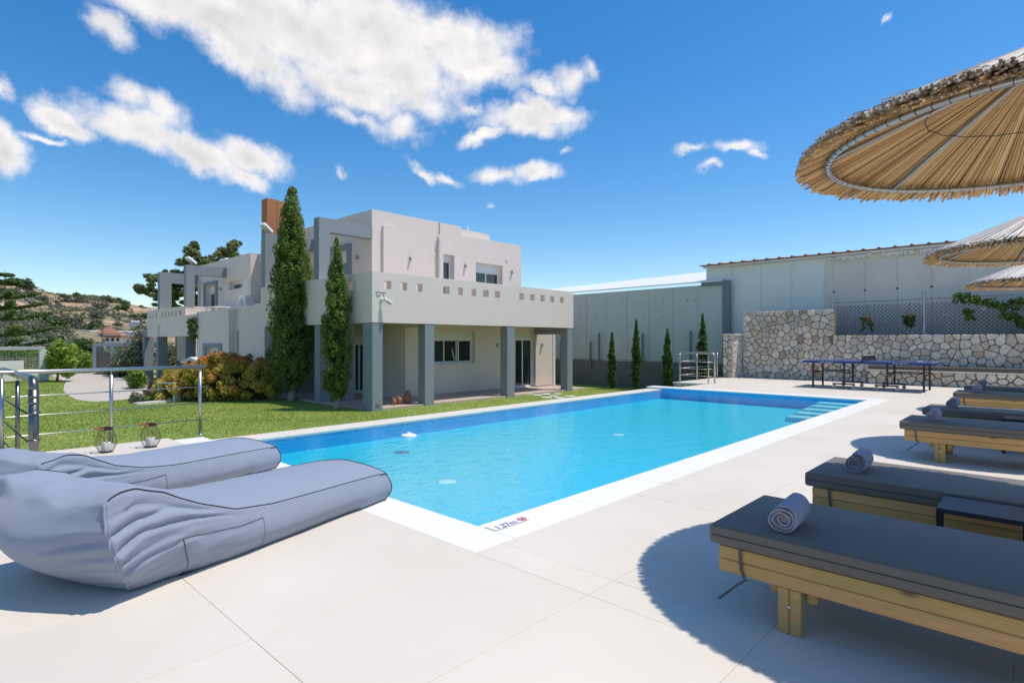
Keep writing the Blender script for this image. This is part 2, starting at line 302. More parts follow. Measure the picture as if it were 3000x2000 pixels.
    t = N.new('ShaderNodeTexNoise'); t.inputs['Scale'].default_value = .035; t.inputs['Detail'].default_value = 8; t.inputs['Roughness'].default_value = .65; L.new(mp.outputs[0], t.inputs['Vector'])
    r = N.new('ShaderNodeValToRGB'); els = r.color_ramp.elements
    while len(els) < 5: els.new(1)
    for e, p, c in zip(els, (.28, .43, .52, .60, .72), ((.13, .14, .075), (.21, .19, .10), (.38, .25, .145), (.50, .38, .26), (.58, .52, .44))): e.position = p; e.color = (*c, 1)
    L.new(t.outputs['Fac'], r.inputs[0])
    t2 = N.new('ShaderNodeTexNoise'); t2.inputs['Scale'].default_value = .5; t2.inputs['Detail'].default_value = 6; L.new(mp.outputs[0], t2.inputs['Vector'])
    mr = N.new('ShaderNodeMapRange'); mr.inputs[1].default_value = .35; mr.inputs[2].default_value = .65; mr.inputs[3].default_value = .65; mr.inputs[4].default_value = 1.3; L.new(t2.outputs['Fac'], mr.inputs[0])
    ml = N.new('ShaderNodeMixRGB'); ml.blend_type = 'MULTIPLY'; ml.inputs[0].default_value = 1; L.new(r.outputs[0], ml.inputs[1]); L.new(mr.outputs[0], ml.inputs[2]); L.new(ml.outputs[0], b.inputs['Base Color'])
    MATS['hill'] = m_
special_materials()
def slab_tone(m_, lo, hi):
    "each slab cut from its own batch: slightly different tone per object"
    N = m_.node_tree.nodes; L = m_.node_tree.links; b = N['Principled BSDF']; src = b.inputs['Base Color'].links[0].from_socket
    oi = N.new('ShaderNodeObjectInfo'); r = N.new('ShaderNodeValToRGB'); r.color_ramp.elements[0].color = (*lo, 1); r.color_ramp.elements[1].color = (*hi, 1); mx = N.new('ShaderNodeMixRGB'); mx.blend_type = 'MULTIPLY'; mx.inputs[0].default_value = 1
    L.new(oi.outputs['Random'], r.inputs[0]); L.new(src, mx.inputs[1]); L.new(r.outputs[0], mx.inputs[2]); L.new(mx.outputs[0], b.inputs['Base Color'])
slab_tone(TILE, (.955, .955, .95), (1.0, .995, .985)); slab_tone(COPING, (.97, .97, .97), (1, 1, 1))

# ------------------------------------------------------------------ geometry helpers
def tag(o, label=None, cat=None, group=None, kind=None):
    if label: o['label'] = label
    if cat: o['category'] = cat
    if group: o['group'] = group
    if kind: o['kind'] = kind
    return o
def thing(name, label, cat, loc=(0, 0, 0), group=None, rz=0):
    o = bpy.data.objects.new(name, None); o.empty_display_size = .1; C.objects.link(o); o.location = loc; o.rotation_euler = (0, 0, rz)
    return tag(o, label, cat, group)
def origin(o):
    v = Vector((0, 0, 0))
    while o: v += o.location; o = o.parent
    return v
def copy_tree(o, parent=None):
    c = o.copy(); C.objects.link(c); c.parent = parent
    for ch in o.children: copy_tree(ch, c)
    return c
class MB:
    """collects shapes; build() links them as one mesh object. Coordinates are world unless local=True."""
    def __init__(s): s.v = []; s.f = []; s.m = []; s.mi = 0
    def add(s, vs, fs, mi=None):
        b = len(s.v); s.v += [tuple(p) for p in vs]; s.f += [tuple(b+i for i in f) for f in fs]; s.m += [s.mi if mi is None else mi]*len(fs); return s
    def box(s, x0, x1, y0, y1, z0, z1):
        x0, x1 = min(x0, x1), max(x0, x1); y0, y1 = min(y0, y1), max(y0, y1); z0, z1 = min(z0, z1), max(z0, z1)
        return s.add([(x0,y0,z0),(x1,y0,z0),(x1,y1,z0),(x0,y1,z0),(x0,y0,z1),(x1,y0,z1),(x1,y1,z1),(x0,y1,z1)],
                     [(0,3,2,1),(4,5,6,7),(0,1,5,4),(1,2,6,5),(2,3,7,6),(3,0,4,7)])
    def bbox(s, x0, x1, y0, y1, z0, z1, r=.01, seg=2):
        bm = bmesh.new(); bmesh.ops.create_cube(bm, size=1)
        for v in bm.verts: v.co = Vector(((x0+x1)/2+v.co.x*(x1-x0), (y0+y1)/2+v.co.y*(y1-y0), (z0+z1)/2+v.co.z*(z1-z0)))
        bmesh.ops.bevel(bm, geom=list(bm.edges), offset=r, segments=seg, profile=.5, affect='EDGES')
        return s.bm(bm)
    def bm(s, bm, M=None):
        bm.verts.index_update(); s.add([(M @ v.co if M else v.co)[:] for v in bm.verts], [[v.index for v in f.verts] for f in bm.faces]); bm.free(); return s
    def obox(s, a, b, w, h, up=Vector((0, 0, 1))):
        "bar from a to b with width w and height h"
        a, b = Vector(a), Vector(b); d = (b-a).normalized()
        if abs(d.dot(up)) > .99: up = Vector((0, 1, 0))
        sx = d.cross(up).normalized()*w/2; sz = d.cross(sx).normalized()*h/2
        return s.add([a-sx-sz, a+sx-sz, a+sx+sz, a-sx+sz, b-sx-sz, b+sx-sz, b+sx+sz, b-sx+sz], [(0,3,2,1),(4,5,6,7),(0,1,5,4),(1,2,6,5),(2,3,7,6),(3,0,4,7)][::1])
    def tube(s, pts, r, n=8, caps=True, closed=False):
        pts = [Vector(p) for p in pts]; k = len(pts); rs = r if isinstance(r, (list, tuple)) else [r]*k
        b = len(s.v); ref = None; vs = []
        for i, p in enumerate(pts):
            if closed: d = (pts[(i+1) % k]-pts[i-1])
            else: d = pts[min(i+1, k-1)]-pts[max(i-1, 0)]
            d.normalize()
            if ref is None:
                ref = Vector((0, 0, 1)) if abs(d.z) < .9 else Vector((1, 0, 0))
            a = (ref - d*ref.dot(d)).normalized(); ref = a; c = d.cross(a)
            for j in range(n):
                t = 2*math.pi*j/n; vs.append(p + (a*math.cos(t)+c*math.sin(t))*rs[i])
        fs = []
        for i in range(k if closed else k-1):
            i2 = (i+1) % k
            for j in range(n): fs.append((i*n+j, i*n+(j+1) % n, i2*n+(j+1) % n, i2*n+j))
        if caps and not closed: fs.append(tuple(range(n-1, -1, -1))); fs.append(tuple((k-1)*n+j for j in range(n)))
        return s.add(vs, fs)
    def lathe(s, prof, cx=0, cy=0, n=20, caps=True):
        vs = []; fs = []; k = len(prof)
        for r, z in prof:
            for j in range(n):
                t = 2*math.pi*j/n; vs.append((cx+r*math.cos(t), cy+r*math.sin(t), z))
        for i in range(k-1):
            for j in range(n): fs.append((i*n+j, i*n+(j+1) % n, (i+1)*n+(j+1) % n, (i+1)*n+j))
        if caps: fs.append(tuple(range(n-1, -1, -1))); fs.append(tuple((k-1)*n+j for j in range(n)))
        return s.add(vs, fs)
    def prism(s, poly, z0, z1):
        n = len(poly); return s.add([(x, y, z0) for x, y in poly]+[(x, y, z1) for x, y in poly], [tuple(range(n-1, -1, -1)), tuple(range(n, 2*n))]+[(i, (i+1) % n, n+(i+1) % n, n+i) for i in range(n)])
    def wall(s, axis, c0, c1, a0, a1, z0, z1, holes=()):
        """wall slab between coordinates c0 and c1 across `axis` ('x' or 'y'), a0..a1 along the other, with rectangular holes (a0,a1,z0,z1)"""
        As = sorted({a0, a1, *[h for q in holes for h in q[:2] if a0 < h < a1]}); Zs = sorted({z0, z1, *[h for q in holes for h in q[2:] if z0 < h < z1]})
        na, nz = len(As)-1, len(Zs)-1
        def solid(i, j):
            if i < 0 or j < 0 or i >= na or j >= nz: return False
            a = (As[i]+As[i+1])/2; z = (Zs[j]+Zs[j+1])/2
            return not any(q[0] < a < q[1] and q[2] < z < q[3] for q in holes)
        def P(c, a, z): return (c, a, z) if axis == 'x' else (a, c, z)
        for i in range(na):
            for j in range(nz):
                if not solid(i, j): continue
                A, B, z, Z = As[i], As[i+1], Zs[j], Zs[j+1]
                s.add([P(c0,A,z),P(c0,B,z),P(c0,B,Z),P(c0,A,Z)], [(0,1,2,3)]); s.add([P(c1,A,z),P(c1,B,z),P(c1,B,Z),P(c1,A,Z)], [(3,2,1,0)])
                if not solid(i-1, j): s.add([P(c0,A,z),P(c1,A,z),P(c1,A,Z),P(c0,A,Z)], [(3,2,1,0)])
                if not solid(i+1, j): s.add([P(c0,B,z),P(c1,B,z),P(c1,B,Z),P(c0,B,Z)], [(0,1,2,3)])
                if not solid(i, j-1): s.add([P(c0,A,z),P(c1,A,z),P(c1,B,z),P(c0,B,z)], [(3,2,1,0)])
                if not solid(i, j+1): s.add([P(c0,A,Z),P(c1,A,Z),P(c1,B,Z),P(c0,B,Z)], [(0,1,2,3)])
        return s
    def mesh(s, name, mats, off=None, smooth=False, fix=True):
        me = bpy.data.meshes.new(name)
        vs = s.v if off is None else [(x-off[0], y-off[1], z-off[2]) for x, y, z in s.v]
        me.from_pydata(vs, [], s.f)
        for q in (mats if isinstance(mats, (list, tuple)) else [mats]): me.materials.append(q)
        if any(s.m): me.polygons.foreach_set('material_index', s.m)
        if fix:
            bm = bmesh.new(); bm.from_mesh(me); bmesh.ops.recalc_face_normals(bm, faces=bm.faces); bm.to_mesh(me); bm.free()
        if smooth: me.polygons.foreach_set('use_smooth', [True]*len(me.polygons))
        me.update(); return me
    def build(s, name, mats, parent=None, local=False, smooth=False, fix=True):
        off = None if local or parent is None else origin(parent)
        me = s.mesh(name, mats, off, smooth, fix); o = bpy.data.objects.new(name, me); C.objects.link(o)
        if parent: o.parent = parent
        return o
def link_mesh(name, me, parent=None, loc=(0, 0, 0), rot=(0, 0, 0), scale=None):
    o = bpy.data.objects.new(name, me); C.objects.link(o); o.location = loc; o.rotation_euler = rot
    if scale: o.scale = scale
    if parent: o.parent = parent
    return o
def autosmooth(o, ang=40):
    me = o.data; me.polygons.foreach_set('use_smooth', [True]*len(me.polygons))
    bm = bmesh.new(); bm.from_mesh(me)
    for e in bm.edges:
        if len(e.link_faces) == 2 and e.calc_face_angle(0) > R(ang): e.smooth = False
    bm.to_mesh(me); bm.free(); return o

def quads_mesh(name, P, mat, rndv, tri=False):
    """P: (n,4,3) or (n,3,3) array of leaf corners; rndv per-face value"""
    n, k = P.shape[:2]; me = bpy.data.meshes.new(name)
    me.vertices.add(n*k); me.vertices.foreach_set('co', P.reshape(-1).astype(np.float32))
    me.loops.add(n*k); me.loops.foreach_set('vertex_index', np.arange(n*k, dtype=np.int32))
    me.polygons.add(n); me.polygons.foreach_set('loop_start', np.arange(0, n*k, k, dtype=np.int32))
    try: me.polygons.foreach_set('loop_total', np.full(n, k, dtype=np.int32))
    except Exception: pass
    a = me.attributes.new('rnd', 'FLOAT', 'FACE'); a.data.foreach_set('value', rndv.astype(np.float32))
    me.materials.append(mat); me.update(calc_edges=True); me.validate(); return me
def leaves(centers, radii, n_per, size, seed, up=0.0, aspect=1.7, shell=.55, tone=.5, flat=1.0, light=True):
    """leaf quads scattered in ellipsoidal clumps. centers (m,3); radii (m,) or (m,3)"""
    g = np.random.default_rng(seed); centers = np.asarray(centers, float); m_ = len(centers)
    radii = np.asarray(radii, float)
    if radii.ndim == 1: radii = np.stack([radii]*3, 1)
    n = m_*n_per; idx = np.repeat(np.arange(m_), n_per)
    d = g.normal(size=(n, 3)); d /= np.linalg.norm(d, axis=1, keepdims=True)
    rad = shell + (1-shell)*g.random(n)**.6
    c = centers[idx] + d*radii[idx]*rad[:, None]*np.array([1, 1, flat])
    nrm = d*.9 + g.normal(size=(n, 3))*.55; nrm[:, 2] += .25; nrm /= np.linalg.norm(nrm, axis=1, keepdims=True)
    t = g.normal(size=(n, 3)); t[:, 2] += up*3; t -= nrm*(t*nrm).sum(1, keepdims=True); t /= np.linalg.norm(t, axis=1, keepdims=True)
    b = np.cross(nrm, t); s = size*(.6+.8*g.random(n))[:, None]
    P = np.stack([c-t*s*.5*aspect, c+b*s*.5, c+t*s*.5*aspect, c-b*s*.5], 1)
    ct = g.random(m_)
    r = np.clip(ct[idx]*.5 + g.random(n)*.5 + (tone-.5), 0, 1)
    return P, r

def pix(x, y, z=0.0):
    "ground point under a line of sight, used once to lay the place out in metres"
    u = (x-1500)/F_PX; v = (1000-y)/F_PX; a = R(HEAD); d = (z-EYE)/v
    return Vector(((-math.sin(a)+u*math.cos(a))*d, (math.cos(a)+u*math.sin(a))*d, z))
def at_depth(x, y, d):
    u = (x-1500)/F_PX; v = (1000-y)/F_PX; a = R(HEAD)
    return Vector(((-math.sin(a)+u*math.cos(a))*d, (math.cos(a)+u*math.sin(a))*d, EYE+v*d))
def font(name, text, size, mat, M, parent=None, extrude=0.0005, shear=0.0, spacing=1.0):
    cu = bpy.data.curves.new(name, 'FONT'); cu.body = text; cu.size = size; cu.extrude = extrude; cu.shear = shear; cu.space_character = spacing
    tmp = bpy.data.objects.new(name, cu); C.objects.link(tmp); bpy.context.view_layer.update(); me = bpy.data.meshes.new_from_object(tmp.evaluated_get(bpy.context.evaluated_depsgraph_get())); bpy.data.objects.remove(tmp)
    me.materials.clear(); me.materials.append(mat); o = bpy.data.objects.new(name, me); C.objects.link(o); o.matrix_world = M
    if parent:
        o.parent = parent; o.matrix_parent_inverse = Matrix.Identity(4); o.location = Vector(M.translation)-origin(parent)
    return o
# ================================================================== GROUND, LAWN, TERRACE, POOL
GZ = -.75
def ridge(px):
    "skyline height of the hills (metres at 260 m) against bearing"
    xs = [-3000, -1200, -300, 0, 60, 90, 122, 153, 204, 286, 347, 378, 408, 433, 600, 1000, 2000, 4000]
    ys = [965, 935, 890, 876, 874, 880, 890, 897, 899, 898, 904, 911, 918, 916, 925, 940, 960, 970]
    return (1000-np.interp(px, xs, ys))*260/F_PX + EYE
def terrain_z(x, y):
    r = math.hypot(x, y); az = math.atan2(x, y) + R(HEAD)
    if az > math.pi: az -= 2*math.pi
    px = 1500+F_PX*math.tan(max(-1.25, min(1.25, az)))
    rz = float(ridge(px)) / max(.45, math.cos(min(abs(az), 1.1))) * .82
    if r < 62: return -.85
    if r < 260:
        t = (r-62)/198; s = t**2.1*(1.25-.25*t)
        z = -.85 + (rz+.85)*s
    else: z = rz + (r-260)*.01 - ((r-260)*.012 if r > 400 else 0)
    n_ = mnoise.fractal(Vector((x*.02, y*.02, 1.3)), .9, 2.1, 5)
    return z + n_*min(1, (r-62)/170)*2.4*min(1, max(0, (300-r)/90)+.35)
def build_terrain():
    rs = [0.0, 20, 45, 58] + [62+4.0*i for i in range(60)] + [310, 340, 400, 500, 700, 1000, 1600, 3000]
    na = 260; V = []; Fc = []
    for r in rs:
        for k in range(na):
            a = 2*math.pi*k/na; x, y = r*math.sin(a), r*math.cos(a)
            z = terrain_z(x, y) if r < 640 else (terrain_z(x/r*600, y/r*600)*.6 if r < 1100 else -10)
            V.append((x, y, z))
    for i in range(len(rs)-1):
        for k in range(na): Fc.append((i*na+k, i*na+(k+1) % na, (i+1)*na+(k+1) % na, (i+1)*na+k))
    b = MB(); b.add(V, Fc); o = b.build('ground', MATS['hill'], smooth=True); tag(o, kind='structure')
build_terrain()

lawn = MB(); lawn.add([(-60, -14, GZ), (-4, -14, GZ), (-4, 22.1, GZ), (-60, 22.1, GZ)], [(0, 1, 2, 3)])
tag(lawn.build('lawn', MATS['lawn']), kind='structure')
# driveway and road seen beyond the lawn
dr = [(150,1099),(193,1118),(187,1130),(186,1142),(193,1153),(205,1161),(225,1170),(250,1174),(280,1176),(310,1175),(350,1171),(392,1168),(440,1150),(440,1100),(392,1095),(270,1089),(150,1086),(-60,1086),(-60,1092)]
poly = [pix(x, y, GZ+.006) for x, y in dr]
d = MB(); d.add([p[:] for p in poly], [tuple(range(len(poly)))]); tag(d.build('driveway', GRAVELROAD), kind='structure')

def grass():
    g = np.random.default_rng(5); out = []
    def area(n, fx, hh, ww):
        xy = fx(n); k = len(xy); a = g.random(k)*2*math.pi; h = hh*(.5+g.random(k)); w = ww*(.6+.8*g.random(k))
        lean = g.normal(size=(k, 2))*.45*h[:, None]
        base = np.column_stack([xy, np.full(k, GZ-.005)]); dx = np.column_stack([np.cos(a)*w, np.sin(a)*w, np.zeros(k)])
        tip = base + np.column_stack([lean, h]); out.append(np.stack([base-dx, base+dx, tip], 1))
    def rect(x0, x1, y0, y1): return lambda n: np.column_stack([g.uniform(x0, x1, n), g.uniform(y0, y1, n)])
    area(70000, rect(-14.4, -8.7, -2, 9.5), .026, .007)
    area(26000, rect(-14.35, -8.45, 9.5, 21.0), .026, .009)
    area(60000, rect(-23, -14.4, -1, 9.2), .030, .010)
    area(26000, rect(-38, -23, -2, 6.5), .034, .017)
    P = np.concatenate(out)
    c = P[:, 0, :2]
    # keep clear of driveway, house
    poly2 = [(p.x, p.y) for p in poly]; inside = np.zeros(len(c), bool)
    j = len(poly2)-1
    for i in range(len(poly2)):
        xi, yi = poly2[i]; xj, yj = poly2[j]
        inside ^= ((yi > c[:, 1]) != (yj > c[:, 1])) & (c[:, 0] < (xj-xi)*(c[:, 1]-yi)/(yj-yi+1e-9)+xi); j = i
    keep = ~inside & ~((c[:, 0] < -14.45) & (c[:, 1] > 9.25))
    P = P[keep]; c = c[keep]
    r = np.clip(.5+.25*np.sin(c[:, 0]*1.9+np.sin(c[:, 1]*2.3))+.2*np.sin(c[:, 1]*.9+1.7*np.sin(c[:, 0]*.6))+g.normal(size=len(c))*.2, 0, 1)
    me = quads_mesh('grass', P, L_GRASS, r); o = link_mesh('grass', me); tag(o, 'short mown green grass of the lawn', 'grass', kind='stuff')
grass()

PX0, PX1, PY0, PY1, WZ, FZ = -7.97, -2.915, 2.74, 14.63, -.07, -.31
def terrace():
    b = MB()
    for x0, x1, y0, y1 in ((-8.6, 9, -7, 2.39), (-2.57, 9, 2.39, 23), (-7.6, -2.57, 15.05, 23), (-8.7, -7.6, 16.9, 23)):
        b.box(x0, x1, y0, y1, GZ-.3, -.0035)
    t = b.build('terrace', JOINT); tag(t, kind='structure')
    edge = MB()
    shared = {}
    JX = [-.91+.81*k for k in range(-10, 8)]; JY = [2.63+1.6*k for k in range(-4, 13)]
    def rects(x0, x1, y0, y1):
        xs = [x0]+[x for x in JX if x0+.04 < x < x1-.04]+[x1]; ys = [y0]+[y for y in JY if y0+.04 < y < y1-.04]+[y1]
        for i in range(len(xs)-1):
            for j in range(len(ys)-1): yield xs[i], xs[i+1], ys[j], ys[j+1]
    for reg in ((-8.62, 3.95, -2.17, 2.39), (-2.57, 3.95, 2.39, 20.95), (-7.62, -2.57, 15.05, 20.95), (-8.72, -7.62, 16.88, 20.95)):
        for x0, x1, y0, y1 in rects(*reg):
            w, h = round(x1-x0, 3), round(y1-y0, 3); key = (w, h)
            if key not in shared:
                q = MB(); g = .0010; bt = .0010
                x, y = w/2-g, h/2-g
                q.add([(-x,-y,-.02),(x,-y,-.02),(x,y,-.02),(-x,y,-.02),(-x,-y,-bt),(x,-y,-bt),(x,y,-bt),(-x,y,-bt),(-x+bt,-y+bt,0),(x-bt,-y+bt,0),(x-bt,y-bt,0),(-x+bt,y-bt,0)],
                      [(0,1,5,4),(1,2,6,5),(2,3,7,6),(3,0,4,7),(4,5,9,8),(5,6,10,9),(6,7,11,10),(7,4,8,11),(8,9,10,11)])
                shared[key] = q.mesh('paving_tile', TILE)
            link_mesh('paving_tile', shared[key], t, ((x0+x1)/2, (y0+y1)/2, rnd.uniform(-.0004, .0004)))
    # small floor outlets in the paving beside the pool
    for p in ((1965, 1417), (2330, 1283)):
        q = pix(*p); s_ = MB(); s_.box(q.x-.09, q.x+.09, q.y-.012, q.y+.012, .0005, .002); s_.build('slot_drain', JOINT, t)
    return t
terrace_o = terrace()

def pool():
    p = MB()
    p.box(PX0-.02, PX1+.02, PY0-.02, PY1+.02, FZ-.2, FZ)
    o = p.build('swimming_pool', MATS['pool_floor_mosaic']); tag(o, kind='structure')
    w = MB(); w.wall('x', PX0-.12, PX0, PY0, PY1, FZ, -.075); w.wall('x', PX1, PX1+.12, PY0, PY1, FZ, -.012)
    w.wall('y', PY0-.12, PY0, PX0, PX1, FZ, -.012); w.wall('y', PY1, PY1+.12, PX0, PX1, FZ, -.012)
    w.build('pool_wall', MATS['pool_wall_mosaic'], o)
    outer = MB(); outer.box(-8.40, PX0-.12, PY0-.35, PY1+.4, GZ-.2, -.085); outer.box(-8.45, -7.6, 14.7, 15.04, GZ-.2, -.04); outer.build('pool_outer_wall', COPING2, o)
    def stones(x0, x1, y0, y1, z, mat, L, along):
        a0, a1 = (x0, x1) if along == 'x' else (y0, y1); n = max(1, round((a1-a0)/L)); cache = {}
        for i in range(n):
            A, B = a0+(a1-a0)*i/n+.0012, a0+(a1-a0)*(i+1)/n-.0012
            if 'm' not in cache:
                q = MB(); l = (B-A)/2
                if along == 'x': q.bbox(-l, l, -(y1-y0)/2, (y1-y0)/2, -.035, 0, .004, 1)
                else: q.bbox(-(x1-x0)/2, (x1-x0)/2, -l, l, -.035, 0, .004, 1)
                cache['m'] = q.mesh('coping_stone', mat)
            c = (A+B)/2
            link_mesh('coping_stone', cache['m'], o, (c, (y0+y1)/2, z) if along == 'x' else ((x0+x1)/2, c, z))
    stones(-8.40, -2.57, 2.39, PY0+.01, .001, COPING, 1.0, 'x')
    stones(PX1-.01, -2.57, PY0+.011, PY1-.01, .001, COPING, 1.0, 'y')
    stones(-8.45, -2.57, PY1-.01, 15.05, .001, COPING, 1.0, 'x')
    stones(-8.40, PX0+.012, PY0+.012, PY1-.02, -.052, COPING2, 1.0, 'y')
    # underwater steps in the far right corner
    n = 5
    for i in range(n):
        y1 = PY1-.001-.50*i; z = -.095-.030*i
        s_ = MB(); s_.box(-3.86, PX1-.001, y1-.5+.001, y1, FZ+.001, z-.006); s_.build('pool_step', MATS['pool_floor_mosaic'], o)
        e = MB(); e.box(-3.83, PX1-.004, y1-.48, y1-.13, z-.006, z); e.build('step_strip', MATS['pool_step_mosaic'], o)
    # round lights and outlets
    for (px, py) in ((1310, 1410), (1812, 1273)):
        q = pix(px, py, FZ); f = MB(); f.lathe([(.0, .004), (.09, .004), (.10, 0)], q.x, q.y, 20, False); ff = f; ff.v = [(x, y, z+FZ) for x, y, z in ff.v]; ff.build('floor_inlet', WHITEMETAL, o)
    # depth mark 1.37m with the no-diving sign, on the coping
    def mk(x, y, z=.0022, rot=90): return Matrix.Translation((x, y, z)) @ Matrix.Rotation(R(rot), 4, 'Z')
    font('depth_marking', '1.37m', .098, INK, mk(-2.765, 2.79), o, shear=.15, spacing=.86)
    sg = MB()
    cx, cyy, r = -2.80, 3.075, .034
    ring = [(cx+math.cos(t)*r, cyy+math.sin(t)*r, .003) for t in [2*math.pi*i/28 for i in range(28)]]
    sg.tube(ring, .0028, 4, closed=True); sg.obox((cx-.024, cyy-.022, .003), (cx+.024, cyy+.022, .003), .0035, .002)
    sg.build('no_diving_sign', REDINK, o)
    fg = MB(); fg.obox((cx-.018, cyy+.012, .004), (cx+.012, cyy-.008, .004), .006, .001); fg.obox((cx+.004, cyy-.004, .004), (cx+.018, cyy+.010, .004), .004, .001); fg.obox((cx-.004, cyy+.002, .004), (cx+.004, cyy+.016, .004), .004, .001)
    fg.lathe([(.0055, .0035), (.0055, .0045)], cx+.018, cyy-.014, 10); fg.build('diver_pictogram', INK, o)
    br = MB(); br.obox((-2.865, 2.762, .003), (-2.765, 2.762, .003), .004, .002); br.obox((-2.765, 2.762, .003), (-2.752, 2.775, .003), .004, .002); br.obox((-2.752, 2.775, .003), (-2.752, 3.10, .003), .002, .002)
    br.build('marking_outline', GREYINK, o)
    return o
pool_o = pool()
wt = MB(); wt.add([(PX0, PY0, WZ), (PX1, PY0, WZ), (PX1, PY1, WZ), (PX0, PY1, WZ)], [(0, 1, 2, 3)])
tag(wt.build('pool_water', MATS['water']), kind='structure')
t = thing('chlorine_float', 'white round chlorine dispenser floating near the left pool edge', 'pool float', (-6.76, 4.98, WZ))
MB().lathe([(0, .035), (.05, .033), (.10, .02), (.115, .005), (.11, -.02), (.0, -.02)], -6.76, 4.98, 24, False); q = MB()
q.lathe([(.0, WZ-.02), (.11, WZ-.02), (.118, WZ+.004), (.10, WZ+.02), (.05, WZ+.032), (.0, WZ+.033)], -6.76, 4.98, 24, False); q.build('float_ring', WHITEMETAL, t, smooth=True)
q = MB(); q.lathe([(.035, WZ+.02), (.035, WZ+.05), (0, WZ+.052)], -6.76, 4.98, 16, False); q.build('cap', ALU, t, smooth=True)

# ================================================================== HOUSE
house = thing('house', 'two-storey modern house of pale beige and grey render with flat roofs and square-holed balcony parapet', 'house', (-16, 12, GZ))
FX, EY, UX, UY = -14.4, 9.30, -17.6, 11.36      # balcony front (+X), balcony end (-Y), upper storey faces
def hp(name, mat=PLASTER): 
    b = MB(); b._n = name; b._m = mat; b.done = lambda **k: b.build(name, mat, house, **k); return b
# --- balcony band and parapet with square holes
hy = [9.84, 10.42, 11.01, 12.13, 12.72, 13.34, 13.94, 14.52, 15.79, 16.41, 17.01, 17.61, 18.22]
b = hp('balcony_parapet'); b.wall('x', FX-.25, FX, EY, 19.0, 1.86, 3.36, [(y-.13, y+.13, 2.87, 3.11) for y in hy]); b.done()
hx = [-15.6, -16.2, -16.88, -18.9, -19.57, -20.3, -21.21]
b = hp('balcony_parapet'); b.wall('y', EY, EY+.25, -22.1, FX-.252, 1.86, 3.36, [(x-.13, x+.13, 2.87, 3.11) for x in hx]); b.done()
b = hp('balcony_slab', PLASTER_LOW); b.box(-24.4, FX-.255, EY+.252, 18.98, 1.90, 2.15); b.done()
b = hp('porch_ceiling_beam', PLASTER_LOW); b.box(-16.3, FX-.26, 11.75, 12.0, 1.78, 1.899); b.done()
b = hp('porch_beam', GREY); b.box(-16.2, FX-.26, 18.62, 18.97, 1.60, 1.899); b.done()
# --- grey columns
def col(x0, x1, y0, y1, z1=1.86, z0=GZ-.05, shoe=True):
    b = hp('column', GREY); b.bbox(x0, x1, y0, y1, z0, z1, .006, 1); return b.done()
c1 = col(-14.93, FX-.012, EY+.012, 9.67)
q = MB(); q.box(FX-.014, FX-.004, 9.43, 9.57, -.64, -.56); q.build('junction_box', DARKMETAL, c1); q = MB(); q.box(FX-.010, FX-.0015, 9.45, 9.55, -.625, -.575); q.build('socket_cover', GREY, c1)
for y0, y1 in ((11.25, 11.63), (15.03, 15.43), (18.61, 18.97)): col(-14.77, FX-.012, y0, y1)
col(-17.88, -17.52, EY+.012, 9.66)
col(-17.7, -17.35, 10.15, 10.55, 1.9)
# --- ground floor walls and porch floor
b = hp('porch_floor', PORCHTILE)
b.box(-21.7, FX-.12, EY+.02, 20.1, GZ-.05, -.70); b.done()
for i in range(12):   # nosing tiles along the porch edge
    y0 = 9.7+i*.78
    if y0+.78 < 19.1:
        q = MB(); q.box(FX-.14, FX-.05, y0+.002, y0+.776, GZ-.04, -.692); q.build('porch_edge_tile', PORCHTILE, house)
WH = (13.03, 15.17, .46, 1.68); DH = (17.50, 18.80, -.68, 1.70)
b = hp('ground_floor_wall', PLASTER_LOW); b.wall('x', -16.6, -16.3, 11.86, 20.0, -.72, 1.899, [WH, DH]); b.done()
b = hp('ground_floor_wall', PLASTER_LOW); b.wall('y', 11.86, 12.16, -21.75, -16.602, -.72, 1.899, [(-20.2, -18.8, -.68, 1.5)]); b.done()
b = hp('end_wall'); b.wall('y', EY, EY+.3, -24.49, -22.102, GZ-.05, 2.73); b.box(-22.102, -21.752, EY, EY+.3, GZ-.05, 1.859); b.done()
b = hp('recess_wall', GREY); b.box(-21.75, -21.62, EY+.31, 11.85, -.72, 1.899); b.done()
b = hp('skirting', PORCHTILE); b.box(-16.298, -16.28, 11.86, 17.48, -.70, -.62); b.box(-16.298, -16.28, 18.82, 19.98, -.70, -.62); b.done()
b = hp('far_end_pilaster'); b.box(-16.6, -16.27, 19.98, 20.12, -.72, 1.88); b.done()

